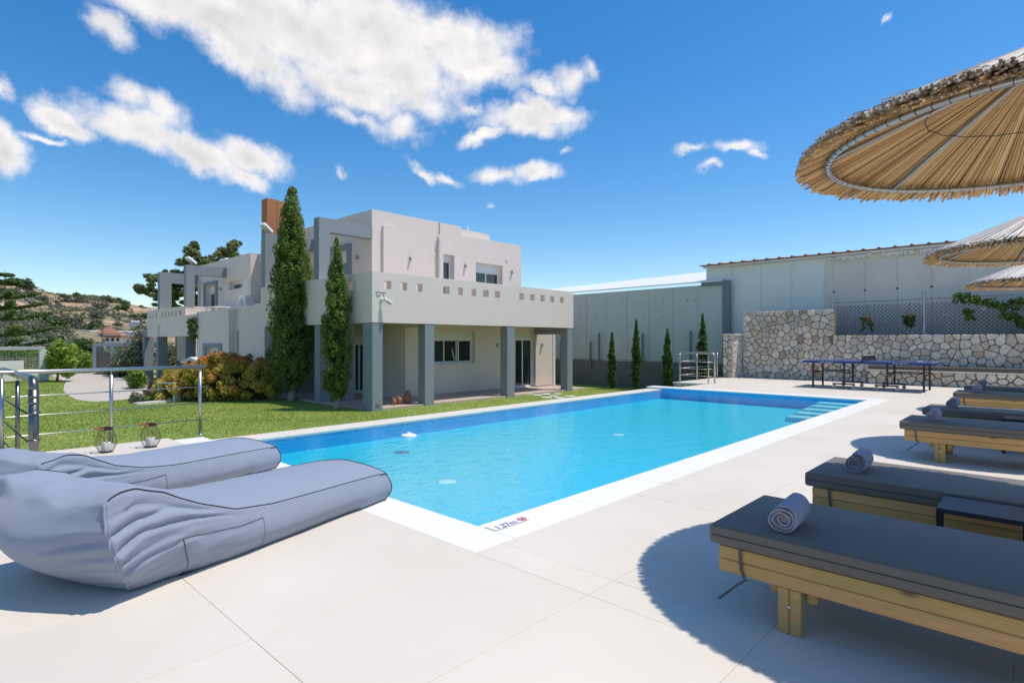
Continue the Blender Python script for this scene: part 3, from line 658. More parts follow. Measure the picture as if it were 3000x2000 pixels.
def fr(axis, c, a0, a1, z0, z1, d0, d1):
    "box on a facade: out from plane c by d0..d1"
    return (c+d0, c+d1, a0, a1, z0, z1) if axis == 'x' else (a0, a1, c-d1, c-d0, z0, z1)
def window(axis, c, a0, a1, z0, z1, name='window', shutter=.22, rec=.14, lights=2, fw=.05, door=False, curtain=False, tilt=None, back=.42):
    w = MB(); w.box(*fr(axis, c, a0, a1, z0, z0+fw, -rec-.06, -rec)); w.box(*fr(axis, c, a0, a1, z1-shutter-fw, z1-shutter, -rec-.06, -rec))
    w.box(*fr(axis, c, a0, a0+fw, z0+fw, z1-shutter-fw, -rec-.06, -rec)); w.box(*fr(axis, c, a1-fw, a1, z0+fw, z1-shutter-fw, -rec-.06, -rec))
    o = w.build(name, ALU, house)
    if shutter:
        s_ = MB(); s_.box(*fr(axis, c, a0, a1, z1-shutter+.002, z1-.001, -rec-.12, -rec+.03)); s_.build('shutter_box', SHUTTER if c in (-16.3,) else ALU, o)
        s_ = MB(); s_.box(*fr(axis, c, a0+.01, a1-.01, z1-shutter-.05, z1-shutter+.001, -rec+.001, -rec+.02)); s_.build('shutter_slat', ALU, o)
        for g_ in (a0+.001, a1-.041):
            s_ = MB(); s_.box(*fr(axis, c, g_, g_+.04, z0+.001, z1-shutter-.051, -rec+.001, -rec+.02)); s_.build('shutter_rail', ALU, o)
    zt = z1-shutter-fw
    for i in range(lights):
        p0 = a0+fw+(a1-a0-2*fw)*i/lights; p1 = a0+fw+(a1-a0-2*fw)*(i+1)/lights
        if tilt == i: sw_off = -.05
        else: sw_off = 0
        s_ = MB(); k = .045
        dd0, dd1 = -rec-.05-.02*(i % 2)+sw_off, -rec-.01-.02*(i % 2)+sw_off
        s_.box(*fr(axis, c, p0, p1, z0+fw, z0+fw+k, dd0, dd1)); s_.box(*fr(axis, c, p0, p1, zt-k, zt, dd0, dd1)); s_.box(*fr(axis, c, p0, p0+k, z0+fw+k, zt-k, dd0, dd1)); s_.box(*fr(axis, c, p1-k, p1, z0+fw+k, zt-k, dd0, dd1))
        s_.build('sash', ALU, o)
        s_ = MB(); s_.box(*fr(axis, c, p0+k, p1-k, z0+fw+k, zt-k, (dd0+dd1)/2-.004, (dd0+dd1)/2+.004)); s_.build('pane', PANE, o)
        if curtain:
            s_ = MB(); n = 12
            for j in range(n):
                q0 = p0+k+(p1-p0-2*k)*j/n; s_.box(*fr(axis, c, q0, q0+(p1-p0)/n*.6, z0+fw, zt, -rec-.16-.03*(j % 2), -rec-.14-.03*(j % 2)))
            s_.build('curtain', CURTAIN, o)
    s_ = MB(); s_.box(*fr(axis, c, a0, a1, z0, z1, -rec-back, -rec-back+.02)); s_.build('dark_room_sheet', DARKMETAL, o)  # near-black sheet standing for the unlit room
    if not door:
        s_ = MB(); s_.box(*fr(axis, c, a0-.03, a1+.03, z0-.03, z0-.001, -rec, .035)); s_.build('sill', PALESTONE if axis == 'x' else ALU, o)
    return o
w = window('x', -16.3, 13.03, 15.17, .46, 1.68, lights=3, shutter=.26, rec=.16, tilt=1)
# the middle sash is tilted inwards: its frame shows as a slanting bar
q = MB(); q.obox((-16.52, 14.30, .60), (-16.62, 14.18, 1.34), .05, .03); q.build('tilted_sash', ALU, w)
window('x', -16.3, 17.50, 18.80, -.68, 1.70, name='sliding_door', shutter=.26, rec=.18, lights=2, door=True)
window('y', 11.86, -20.2, -18.8, -.68, 1.5, name='sliding_door', shutter=.24, rec=.12, lights=2, door=True)
# --- upper storey
VX0, VY1 = -27.2, 19.28
b = hp('upper_wall')
b.wall('x', UX-.3, UX, UY, 14.41, 2.15, 6.03)
b.wall('x', UX-.3, UX, 14.49, 15.61, 2.15, 6.03, [(14.66, 15.24, 2.3, 4.80)]); b.wall('x', UX-.3, UX-.10, 14.41, 14.49, 2.15, 6.00)
b.wall('x', UX-.3, UX, 15.61, VY1, 2.15, 5.68, [(16.44, 18.06, 2.3, 4.65)])
b.done()
b = hp('raised_render_panel'); b.box(UX+.001, UX+.085, 11.79, 12.35, 2.2, 5.51); b.done()
b = hp('stair_tower'); b.box(-20.5, UX-.302, 15.2, 17.53, 5.0, 6.00); b.done()
b = hp('upper_wall'); b.wall('y', UY, UY+.3, -27.0, UX-.302, 2.15, 6.03, [(-20.5, -19.25, 2.2, 4.75)]); b.done()
b = hp('upper_wall'); b.box(-27.0, UX-.3, VY1-.3, VY1-.002, 2.15, 5.66); b.done()
b = hp('roof'); b.box(-26.9, UX-.31, UY+.31, VY1-.31, 5.1, 5.3); b.done()
window('x', UX, 14.66, 15.24, 2.3, 4.80, name='balcony_door', shutter=.2, rec=.22, lights=1, door=True)
window('x', UX, 16.44, 18.06, 2.3, 4.65, name='balcony_door', shutter=.30, rec=.22, lights=2, door=True)
window('y', UY, -20.5, -19.25, 2.2, 4.75, name='balcony_door', shutter=.34, rec=.12, lights=2, door=True, curtain=True)
b = hp('door_surround', GREY); 
b.box(-20.85, -20.502, UY-.05, UY-.001, 2.2, 4.97); b.box(-19.248, -18.97, UY-.05, UY-.001, 2.2, 4.97); b.box(-20.501, -19.249, UY-.05, UY-.001, 4.751, 4.97); b.done()
# downpipes
b = hp('downpipe', BEIGEPIPE); b.tube([(UX-.06, 14.44, 5.50), (UX+.05, 14.42, 5.49), (UX+.07, 14.37, 5.40), (UX+.07, 14.37, 2.2)], .045, 10)
for z in (5.3, 4.9, 3.8, 2.9): b.box(UX+.005, UX+.125, 14.31, 14.43, z-.015, z+.015)
b.done(); b = hp('vent_pipe', ALU); b.tube([(-18.3, 16.6, 6.0), (-18.3, 16.6, 6.28)], .05, 10); b.done()
def wall_lamp(p, axis):
    q = MB(); x, y, z = p
    if axis == 'x': q.bbox(x, x+.02, y-.05, y+.05, z-.065, z+.065, .004, 1); q.bbox(x+.02, x+.10, y-.045, y+.045, z-.055, z+.055, .008, 1)
    else: q.bbox(x-.055, x+.055, y-.03, y, z-.07, z+.07, .004, 1); q.bbox(x-.045, x+.045, y-.12, y-.03, z-.055, z+.055, .008, 1)
    o = q.build('wall_lamp', GALV, house)
    q = MB()
    if axis == 'x': q.box(x+.12, x+.123, y-.028, y+.028, z-.03, z+.035)
    else: q.box(x-.028, x+.028, y-.123, y-.12, z-.03, z+.035)
    q.build('lamp_glass', ALU, o)
for y, z in ((13.03, 4.44), (15.83, 4.44), (18.64, 4.43)): wall_lamp((UX, y, z), 'x')
wall_lamp((-18.54, UY, 4.40), 'y')
for y in (12.55, 16.4, 19.2): wall_lamp((-16.3, y, 1.15), 'x')
b = hp('junction_box', ALU); b.box(UX, UX+.03, 18.28, 18.40, 4.88, 5.02); b.done()
# --- grey L-shaped frames standing on the balconies
def lframe(x1, y0, y1, z0, z1, cw=.4, bh=.45, th=.35):
    b = MB(); b.box(x1-th, x1, y0, y0+cw, z0, z1); b.box(x1-th, x1, y0+cw, y1, z1-bh, z1)
    return b.build('pergola_frame', GREY, house)
f4 = lframe(-17.6+.02, EY+.015, UY-.002, 3.362, 5.43)
f3 = lframe(-21.72, EY+.015, UY-.002, 3.362, 5.43)
# --- brick chimney
b = hp('chimney', BRICK); b.box(-23.72, -23.2, 10.02, 10.425, 2.16, 7.15); b.box(-23.72, -23.2, 10.445, 11.1, 2.16, 7.13); b.box(-23.70, -23.22, 10.42, 10.45, 2.16, 7.1); b.done()
# --- left wing: lower block with band, columns and window
LY = 9.0
b = hp('wing_wall'); b.wall('y', LY, LY+.3, -28.24, -24.49, GZ-.05, 2.64, [(-27.0, -25.5, -.2, 1.03)]); b.done()
b = hp('wing_wall'); b.box(-24.79, -24.488, LY+.301, 11.2, GZ-.05, 2.70); b.done()
b = hp('window_surround', GREY); b.box(-27.36, -27.002, LY-.05, LY-.001, -.75, 1.21); b.box(-25.498, -25.2, LY-.05, LY-.001, -.75, 1.21); b.box(-27.001, -25.499, LY-.05, LY-.001, 1.031, 1.21); b.done()
window('y', LY, -27.0, -25.5, -.2, 1.03, shutter=.3, rec=.18, lights=1)
b = hp('wing_band'); b.box(-36.1, -28.242, LY, LY+.25, 1.55, 2.50); b.box(-29.83, -28.15, LY, LY+.25, 2.502, 2.55); b.done()
b = hp('wing_parapet'); b.wall('y', LY, LY+.25, -36.1, -29.83, 2.502, 2.99, [(x-.14, x+.14, 2.57, 2.80) for x in (-35.57, -35.01, -34.45, -33.44, -32.87, -32.31, -31.77, -31.19, -30.57)]); b.done()
b = hp('wing_parapet'); b.box(-30.08, -29.832, LY+.252, 10.83, 2.0, 2.985); b.done()
b = hp('wing_parapet'); b.box(-29.83, -24.8, 10.55, 10.83, 2.0, 2.97); b.done()
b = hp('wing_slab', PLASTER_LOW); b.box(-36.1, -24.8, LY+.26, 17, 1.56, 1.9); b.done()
for x0, x1 in ((-37.09, -36.75), (-34.51, -34.21), (-30.12, -29.83)):
    col(x0, x1, LY+.012, LY+.46, 1.55)
col(-32.2, -31.9, 12, 12.4, 1.55); col(-36.9, -36.6, 10.6, 11.0, 1.7)
b = hp('wing_band', GREY); b.box(-37.1, -36.105, LY+.02, LY+.3, 1.552, 1.95); b.done()
lframe(-29.8, LY+.02, 10.84, 2.992, 4.95, cw=.38, bh=.45, th=.33)
lframe(-33.9, LY+.02, 12.5, 2.992, 4.95, cw=.55, bh=.55, th=.40)
CY = 10.85
b = hp('wing_upper_wall'); b.wall('y', CY, CY+.3, -33.8, -26.9, 1.9, 5.41, [(-32.7, -31.25, 2.1, 4.25), (-29.5, -27.8, 3.82, 4.25)]); b.box(-27.2, -26.902, CY+.302, 18, 1.9, 5.40); b.box(-33.79, -27.21, CY+.31, 18, 4.9, 5.1); b.done()
window('y', CY, -32.7, -31.25, 2.1, 4.25, name='balcony_door', shutter=.34, rec=.22, lights=2, door=True, curtain=True)
window('y', CY, -29.5, -27.8, 3.82, 4.25, shutter=.06, rec=.2, lights=1)
b = hp('door_surround', GREY); b.box(-32.95, -32.702, CY-.06, CY-.001, 2.1, 4.42); b.box(-31.248, -30.97, CY-.06, CY-.001, 2.1, 4.42); b.box(-32.701, -31.249, CY-.06, CY-.001, 4.251, 4.42); b.done()
wall_lamp((-30.5, CY, 3.95), 'y')
b = hp('downpipe', BEIGEPIPE); b.tube([(-26.6, 11.3, 4.95), (-26.6, 11.3, 2.2)], .05, 8); b.done()
b = hp('downpipe', BEIGEPIPE); b.tube([(-33.5, CY-.08, 4.6), (-33.5, CY-.08, 1.9)], .05, 8); b.done()
b = hp('downpipe', BEIGEPIPE); b.tube([(-24.3, EY-.07, 1.75), (-24.3, EY-.07, GZ)], .05, 8); b.done()
b = hp('render_fin', WHITEWALL); b.box(-33.95, -33.85, LY-.12, LY-.001, 1.56, 2.14); b.done()

# things fixed on or standing on the house
def floodlight(loc, rz, label):
    t = thing('floodlight', label, 'floodlight', loc, 'floodlights on the grey frames'); x, y, z = loc
    q = MB(); q.tube([(x, y, z), (x, y, z+.13)], .035, 8); q.box(x-.06, x+.06, y-.06, y+.06, z-.001, z+.02); q.build('bracket', GALV, t)
    M = Matrix.Translation((x, y, z+.24)) @ Matrix.Rotation(rz, 4, 'Z') @ Matrix.Rotation(R(-28), 4, 'X')
    bm = bmesh.new(); bmesh.ops.create_cube(bm, size=1)
    for v in bm.verts: v.co = Vector((v.co.x*.26*(1 if v.co.z < 0 else .75), v.co.y*.52, v.co.z*.14))
    bmesh.ops.bevel(bm, geom=list(bm.edges), offset=.02, segments=2, affect='EDGES'); q = MB(); q.bm(bm, M); q.build('housing', WHITEMETAL, t)
    bm = bmesh.new(); bmesh.ops.create_cube(bm, size=1)
    for v in bm.verts: v.co = Vector((v.co.x*.22, v.co.y*.42-.02, v.co.z*.02-.078))
    q = MB(); q.bm(bm, M); q.build('lamp_glass', SHUTTER, t)
    return t
floodlight((-21.9, 9.45, 5.43), R(25), 'white floodlight on the grey frame in front of the brick chimney')
floodlight((-29.95, 9.3, 4.95), R(25), 'small white floodlight on the farther left grey frame')
def camera_thing():
    x, y, z = FX, 9.62, 2.55
    t = thing('security_camera', 'white bullet security camera on the corner of the balcony band', 'security camera', (x, y, z))
    q = MB(); q.lathe([(.05, 0), (.05, .04)], 0, 0, 14); q.v = [(x+b_, y+a_, z+c_) for a_, c_, b_ in q.v]; q.build('base', ALU, t)
    q = MB(); q.tube([(x+.03, y, z), (x+.12, y+.03, z-.02), (x+.16, y+.06, z-.05)], .022, 8); q.build('arm', ALU, t)
    a = Vector((x+.10, y+.03, z+.0)); b_ = Vector((x+.20, y+.20, z-.13)); q = MB(); q.tube([a, b_], .042, 14); q.build('housing', GALV, t)
    q = MB(); q.tube([a+Vector((.0, 0, .03)), b_+Vector((.02, .03, .01))], .036, 6); q.build('sun_hood', WHITEMETAL, t)
camera_thing()
t = thing('cable_clip', 'short dark cable ends sticking out of the balcony corner render', 'cable', (FX, 9.5, 2.74)); q = MB(); q.tube([(FX, 9.42, 2.74), (FX+.04, 9.50, 2.75), (FX+.02, 9.62, 2.735)], .012, 5); q.tube([(FX, 9.66, 2.74), (FX+.03, 9.74, 2.74)], .014, 5); q.build('wire', DARKMETAL, t)
t = thing('air_conditioner', 'white outdoor air conditioning unit on the left roof terrace', 'air conditioner', (-25.3, 9.9, 2.3))
q = MB(); q.bbox(-25.5, -24.7, 9.75, 10.1, 2.45, 3.25, .015, 1); q.build('housing', WHITEMETAL, t)
q = MB(); q.lathe([(.27, 0), (.27, .01)], 0, 0, 20); q.v = [(-25.15+a_, 9.745-c_, 2.85+b_) for a_, b_, c_ in q.v]; q.build('fan_grille', GALV, t)
q = MB(); q.box(-25.45, -25.35, 9.8, 10.05, 2.0, 2.449); q.box(-24.85, -24.75, 9.8, 10.05, 2.0, 2.449); q.build('stand', GALV, t)
t = thing('balcony_table', 'white slatted table on the left roof terrace', 'table', (-28, 9.6, 1.9))
q = MB(); q.box(-28.7, -27.3, 9.45, 10.1, 2.85, 2.9); q.build('table_top', WHITEMETAL, t)
for x in (-28.65, -27.4):
    for y in (9.5, 10.0): q = MB(); q.box(x, x+.06, y, y+.06, 1.9, 2.849); q.build('leg', WHITEMETAL, t)
t = thing('roof_heater', 'white box of a solar heater on the roof of the left wing', 'water heater', (-33.2, 12.2, 5.1))
q = MB(); q.bbox(-33.8, -32.9, 11.9, 12.4, 5.35, 5.9, .04, 2); q.build('tank', WHITEMETAL, t); q = MB(); q.box(-33.7, -33.0, 12.0, 12.3, 5.08, 5.349); q.build('stand', GALV, t)
t = thing('garden_spotlight', 'small black spotlight on the shaded beige house wall', 'spotlight', (-22.8, EY, .68))
q = MB(); q.tube([(-22.8, EY, .70), (-22.8, EY-.12, .72)], .03, 8); q.build('arm', DARKMETAL, t); q = MB(); q.obox((-22.92, EY-.14, .66), (-22.74, EY-.14, .78), .10, .12); q.build('head', DARKMETAL, t)
# jugs on the porch
def jug(x, y, h, label):
    t = thing('clay_jug', label, 'clay jug', (x, y, -.70), 'clay jugs on the porch edge')
    prof = [(.0, 0), (.20, 0), (.27, .12), (.36, .35), (.37, .5), (.31, .65), (.18, .78), (.085, .85), (.08, .93), (.11, 1.0), (.07, 1.0), (.05, .93), (.0, .9)]
    q = MB(); q.lathe([(r*h*.82, -.70+z*h) for r, z in prof], x, y, 24, False); q.build('body', CLAY, t, smooth=True)
    for s_ in (-1, 1):
        q = MB(); pts = [(x, y+s_*.09*h*.95, -.70+.92*h), (x, y+s_*.22*h, -.70+.93*h), (x, y+s_*.27*h, -.70+.80*h), (x, y+s_*.24*h, -.70+.68*h)]
        q.tube(pts, .022*h+.004, 8); q.build('handle', CLAY, t, smooth=True)
jug(-14.97, 10.47, .25, 'smallest clay jug, nearest the corner column')
jug(-15.02, 10.70, .31, 'middle-sized clay jug between the small and the large one')
jug(-15.02, 11.02, .43, 'largest clay jug, rightmost of the three')

# ================================================================== WAREHOUSE AND UPPER BUILDING BEHIND
def warehouse():
    t = thing('warehouse', 'long pale grey-green sandwich panel warehouse with white roof on a dark wall base', 'warehouse', (-17, 24, GZ)); Y = 22.2
    q = MB(); q.box(-30, -9.0, Y, Y+.5, GZ-.3, .40); q.build('base_wall', DARKCONC, t)
    q = MB(); q.box(-30, -9.02, Y+.04, Y+.4, .401, .47); q.build('base_trim', GALV, t)
    q = MB(); q.box(-30, -9.3, Y+.12, Y+.5, .471, 3.5); q.build('frame', FLASH, t)
    x = -9.36; i = 0
    while x > -24:
        w_ = 1.12
        q = MB(); z0 = .475+.0*i; q.box(x-w_+.006, x-.006, Y+.06, Y+.118, z0, 3.60-.004*i); q.build('wall_panel', PANEL, t); x -= w_; i += 1
    q = MB(); g = random.Random(2)
    for zz in (1.45, 2.35, 3.0):
        for k in range(26): 
            xx = -9.5-.5*k+g.uniform(-.1, .1); q.box(xx-.014, xx+.014, Y+.05, Y+.06, zz+g.uniform(-.03, .03), zz+.03)
    o = q.build('panel_screws', DARKMETAL, t); o['kind'] = 'stuff'
    q = MB(); q.box(-9.42, -9.12, Y-.02, Y+.058, .2, 3.66); q.build('corner_flashing', FLASH, t)
    q = MB(); q.box(-10.3, -9.10, Y-.03, Y+.05, 3.55, 3.72); q.build('corner_flashing', FLASH, t)
    # low pitched roof rising away from the wall
    q = MB(); q.add([(-30, Y-.05, 3.62), (-9.45, Y-.05, 3.70), (-9.45, Y+16, 6.3), (-30, Y+16, 5.6), (-30, Y-.05, 3.67), (-9.45, Y-.05, 3.75), (-9.45, Y+16, 6.35), (-30, Y+16, 5.65)], [(0,3,2,1),(4,5,6,7),(0,1,5,4),(1,2,6,5),(2,3,7,6),(3,0,4,7)]); q.build('roof', WHITEMETAL, t)
    for (xx, z1, z0, plab) in ((-15.27, 1.7, .38, 'dark steel post on the warehouse base, just right of the house end'), (-15.75, 1.30, 0.02, 'shorter dark steel post closest to the last house column'), (-12.97, 1.67, .41, 'dark steel post right behind the second slim cypress'), (-10.73, 1.73, .2, 'tall dark steel post left of the rightmost slim cypress'), (-17.54, 1.3, -.6, 'dark steel post seen through the porch gap at the last column')):
        p = thing('steel_post', plab, 'post', (xx, 22.05, z0), 'steel posts along the warehouse wall'); q = MB(); q.box(xx-.035, xx+.035, 22.08, 22.15, z0, z1); q.build('post', FLASH, p)
warehouse()
def upper_building():
    t = thing('concrete_building', 'tall plain building of concrete and pale panels with orange tiled roof edge', 'building', (-3, 24, 0)); Y = 22.4
    q = MB(); q.box(-10.2, 5, Y+.10, Y+8, .0, 4.30); q.build('core_wall', CONCRETE, t)
    for i in range(4):
        x0 = -10.2+1.1*i; q = MB(); q.box(x0+.004, x0+1.096, Y+.03, Y+.099, .6, 4.28); q.build('wall_panel', PANEL2, t)
    xs = [-5.80, -5.50, -4.55, -3.62, -2.70, -1.75, -.8, .2, 1.2, 2.2, 3.2, 4.2, 5.0]
    for a, b_ in zip(xs[:-1], xs[1:]):
        q = MB(); q.box(a+.003, b_-.003, Y+.0, Y+.099, .0, 4.28); o = q.build('concrete_panel', CONCRETE, t)
        if a > -5.6 and a < 3:
            k = MB(); k.lathe([(.03, .004), (.045, .012)], 0, 0, 8); k.v = [(a+A, Y-.012+C_, 3.05+B) for A, B, C_ in k.v]; k.build('tie_hole', DARKCONC, o)
    # foam drips under the eaves
    g = random.Random(8); q = MB()
    for k in range(90):
        x = -5.7+g.random()*5.6; w_ = g.uniform(.03, .11); h = g.uniform(.04, .14)
        q.add([(x-w_, Y-.12, 4.27), (x+w_, Y-.12, 4.27), (x+g.uniform(-.02, .02), Y-.12, 4.22-h), (x-w_, Y-.004, 4.22), (x+w_, Y-.004, 4.22), (x, Y-.004, 4.22-h)], [(0,1,2),(3,5,4),(0,3,4,1),(1,4,5,2),(2,5,3,0)])
        q.v[-6:] = [(a, b_+(k*.0009 if b_ < Y-.02 else 0), c_) for a, b_, c_ in q.v[-6:]]
    o = q.build('foam_drips', WHITEWALL, t); o['kind'] = 'stuff'
    q = MB(); q.box(-10.25, 5, Y-.18, Y+8, 4.285, 4.36); q.build('eaves_board', WHITEWALL, t)
    tm = MB(); tm.add([(-.03,0,0),(.32,0,0),(.32,8,.5),(-.03,8,.5),(-.03,0,.035),(.32,0,.035),(.32,8,.535),(-.03,8,.535)], [(0,3,2,1),(4,5,6,7),(0,1,5,4),(1,2,6,5),(2,3,7,6),(3,0,4,7)])
    n = 6; pts = [(.32+.05-.05*math.cos(math.pi*i/n), .03+.05*math.sin(math.pi*i/n)) for i in range(n+1)]
    pts = [(.32, 0.0)]+pts+[(.42, 0.0)]
    vs = [(x, -.02, z) for x, z in pts]+[(x, 8, z+.5) for x, z in pts]; k = len(pts)
    tm.add(vs, [tuple(range(k)), tuple(range(2*k-1, k-1, -1))]+[(i, i+k, i+k+1, i+1) for i in range(k-1)])
    me = tm.mesh('roof_tile', ROOFTILE)
    x = -10.35
    while x < 5: link_mesh('roof_tile', me, t, (x+3, Y-24-.24, 4.365)); x += .452
upper_building()
for i, (xx) in enumerate(()): pass
# ================================================================== STONE WALLS
def clip(poly, px, py, nx, ny):
    "keep the side where (p - P).n <= 0"
    out = []; k = len(poly)
    for i in range(k):
        a, b = poly[i], poly[(i+1) % k]; da = (a[0]-px)*nx+(a[1]-py)*ny; db = (b[0]-px)*nx+(b[1]-py)*ny
        if da <= 0: out.append(a)
        if (da < 0 < db) or (db < 0 < da):
            t = da/(da-db); out.append((a[0]+(b[0]-a[0])*t, a[1]+(b[1]-a[1])*t))
    return out
def voronoi(pts, box_of, gap):
    cells = []
    for i, (x, y) in enumerate(pts):
        x0, x1, y0, y1 = box_of(x, y); p = [(x0, y0), (x1, y0), (x1, y1), (x0, y1)]
        near = sorted(range(len(pts)), key=lambda j: (pts[j][0]-x)**2+(pts[j][1]-y)**2)[1:16]
        for j in near:
            dx, dy = pts[j][0]-x, pts[j][1]-y; d = math.hypot(dx, dy)
            p = clip(p, x+dx/2-dx/d*gap/2, y+dy/2-dy/d*gap/2, dx/d, dy/d)
            if len(p) < 3: break
        if len(p) >= 3: cells.append(p)
    return cells
def scatter(x0, x1, y0, y1, d, g, ok=lambda x, y: True):
    pts = []; tries = 0
    while tries < 9000:
        tries += 1; x, y = g.uniform(x0, x1), g.uniform(y0, y1); dd = d*(.62+.76*((math.sin(x*5.1+y*3.7)*math.sin(x*2.3-y*6.1)+1)/2))
        if ok(x, y) and all((x-a)**2+(y-b)**2 > dd*dd for a, b in pts): pts.append((x, y))
    return pts
def stone_mesh(poly, g, depth=.05):
    "stone with rounded outline and uneven face; local 2D coords around its centre; outward is +depth along local -Y"
    cx = sum(p[0] for p in poly)/len(poly); cy_ = sum(p[1] for p in poly)/len(poly)
    # chaikin corner cutting
    q = []
    k = len(poly)
    for i in range(k):
        a, b = poly[i], poly[(i+1) % k]
        if math.hypot(a[0]-b[0], a[1]-b[1]) < .02: q.append(((a[0]+b[0])/2, (a[1]+b[1])/2)); continue
        c_ = g.uniform(.10, .24); q.append((a[0]+(b[0]-a[0])*c_, a[1]+(b[1]-a[1])*c_)); c_ = g.uniform(.10, .24); q.append((b[0]+(a[0]-b[0])*c_, b[1]+(a[1]-b[1])*c_))
    q = [(x-cx+g.uniform(-.004, .004), y-cy_+g.uniform(-.004, .004)) for x, y in q]; k = len(q); dp = depth*g.uniform(.55, 1.15); tx, tz = g.uniform(-.12, .12), g.uniform(-.12, .12)
    vs = [(x, .012, z) for x, z in q]+[(x, -dp*.62-(x*tx+z*tz), z) for x, z in q]+[(x*.86, -dp-(x*tx+z*tz)+g.uniform(-.006, .006), z*.86) for x, z in q]+[(0, -dp*1.08, 0)]
    fs = []
    for i in range(k):
        j = (i+1) % k; fs += [(i, j, k+j, k+i), (k+i, k+j, 2*k+j, 2*k+i), (2*k+i, 2*k+j, 3*k)]
    return (cx, cy_), vs, fs
def stones(parent, cells, place, mats, g, depth=.05, name='stone', limit=None):
    """place: function (cx, cz) -> world location; stones face -Y unless rz given"""
    for n_, poly in enumerate(cells):
        (cx, cz), vs, fs = stone_mesh(poly, g, depth); me = bpy.data.meshes.new(name); me.from_pydata(vs, [], fs)
        u = g.random(); me.materials.append(mats[1] if u < .06 and mats[1] else mats[0]); me.polygons.foreach_set('use_smooth', [False]*len(me.polygons)); me.update()
        loc, rz = place(cx, cz); o = bpy.data.objects.new(name, me); C.objects.link(o); o.parent = parent; o.location = Vector(loc)-origin(parent); o.rotation_euler = (0, 0, rz)
MORTAR = material('mortar', (.20, .165, .135), .95, .6, 14, (.14, .115, .095), bump=.5, bscale=40)
def stone_walls():
    g = random.Random(11); Y = 21.0
    t = thing('stone_wall', 'tall rubble limestone wall section carrying the two showers', 'stone wall', (-6.6, Y, 0))
    q = MB(); q.box(-8.12, -5.18, Y, Y+.45, GZ, 2.33); q.build('wall_core', MORTAR, t)
    t2 = thing('stone_wall', 'low rubble limestone wall under the wire fence, behind the bench', 'stone wall', (-2, Y, 0))
    q = MB(); q.box(-5.178, 5, Y, Y+.45, GZ, 1.47); q.build('wall_core', MORTAR, t2)
    X1 = -.25
    ok = lambda x, z: x < -5.2 or z < 1.5
    pts = scatter(-8.12, X1, 0, 2.36, .178, g, ok)
    def bx(x, z):
        if x < -5.18: return (-8.13, -5.16 if z > 1.42 else X1, 0.0, 2.37)
        return (-8.12 if z < 1.3 else -5.17, X1, 0.0, 1.50)
    cells = voronoi(pts, bx, .017)
    cen = lambda p: sum(q_[0] for q_ in p)/len(p)
    stones(t2, [p for p in cells if cen(p) >= -5.17], lambda x, z: ((x, Y, z), 0), (MATS['limestone'], MATS['rust_stone']), g, .035)
    stones(t, [p for p in cells if cen(p) < -5.17], lambda x, z: ((x, Y, z), 0), (MATS['limestone'], MATS['rust_stone']), g, .035)
    # end of the tall part, seen from the left, and rest of wall out of view
    rest = MB()
    for poly in voronoi(scatter(X1, 4.9, 0, 1.48, .26, g), lambda x, z: (X1, 4.9, 0, 1.49), .02):
        (cx, cz), vs, fs = stone_mesh(poly, g, .035); rest.add([(cx+a, Y+b_, cz+c_) for a, b_, c_ in vs], fs)
    o = rest.build('stones_out_of_view', MATS['limestone'], t2, fix=False); o['kind'] = 'stuff'
    # pillar wing at the left end
    p = thing('stone_pillar', 'short stone wing wall with sunlit pale stacked face beside the railing', 'stone pillar', (-8.35, 20.6, 0))
    q = MB(); q.box(-8.52, -8.22, 20.24, Y-.001, GZ, 1.52); q.build('wall_core', MORTAR, p)
    q = MB(); q.bbox(-8.57, -8.12, 20.18, Y-.01, 1.522, 1.57, .006, 1); q.build('cap_slab', CONCRETE, p)
    pts = scatter(-8.55, -8.2, 0, 1.52, .21, g); cells = voronoi(pts, lambda x, z: (-8.56, -8.21, 0, 1.52), .024)
    stones(p, cells, lambda x, z: ((x, 20.24, z), 0), (MATS['limestone'], MATS['rust_stone']), g, .03)
    pts = scatter(20.22, 20.99, 0, 1.52, .105, g); cells = voronoi(pts, lambda x, z: (20.21, 20.99, 0, 1.52), .012)
    stones(p, cells, lambda x, z: ((-8.22, x, z), R(90)), (MATS['sunlit_stone'], None), g, .05, 'split_stone')  # paler colours on the sunward side: sun brightness put into the stone
    # low stone step under the platform edge
    l = thing('platform_edge', 'low rubble stone face under the raised paved platform by the railing', 'stone edge', (-8.1, 16.85, 0))
    q = MB(); q.box(-8.71, -7.62, 16.86, 16.9, GZ, -.03); q.build('wall_core', MORTAR, l)
    q = MB(); q.bbox(-8.75, -7.60, 16.79, 16.875, -.045, .002, .004, 1); q.build('edge_slab', COPING, l)
    pts = scatter(-8.7, -7.62, -.7, -.05, .19, g); cells = voronoi(pts, lambda x, z: (-8.72, -7.62, -.72, -.05), .02)
    stones(l, cells, lambda x, z: ((x, 16.86, z), 0), (MATS['limestone'], None), g, .035)
    # built-in bench
    b = thing('stone_bench', 'long grey-topped stone bench built along the rubble wall', 'bench', (-1.5, 20.4, 0)); BX = -4.05
    q = MB(); q.box(BX, 5, 20.42, Y-.07, -.01, .40); q.build('bench_core', MORTAR, b)
    pts = scatter(BX, X1, 0, .40, .19, g); cells = voronoi(pts, lambda x, z: (BX, X1, 0, .405), .026)
    stones(b, cells, lambda x, z: ((x, 20.42, z), 0), (MATS['limestone'], MATS['rust_stone']), g, .045)
    q = MB(); q.box(BX-.03, 5, 20.36, Y-.068, .402, .45); q.build('bench_ledge', CONCRETE, b)
    for i in range(5):
        x0 = BX+.0+1.95*i; q = MB(); q.bbox(x0, x0+1.94, 20.33, Y-.07, .452, .56, .02, 2); q.build('seat_pad', STRAP, b)
stone_walls()
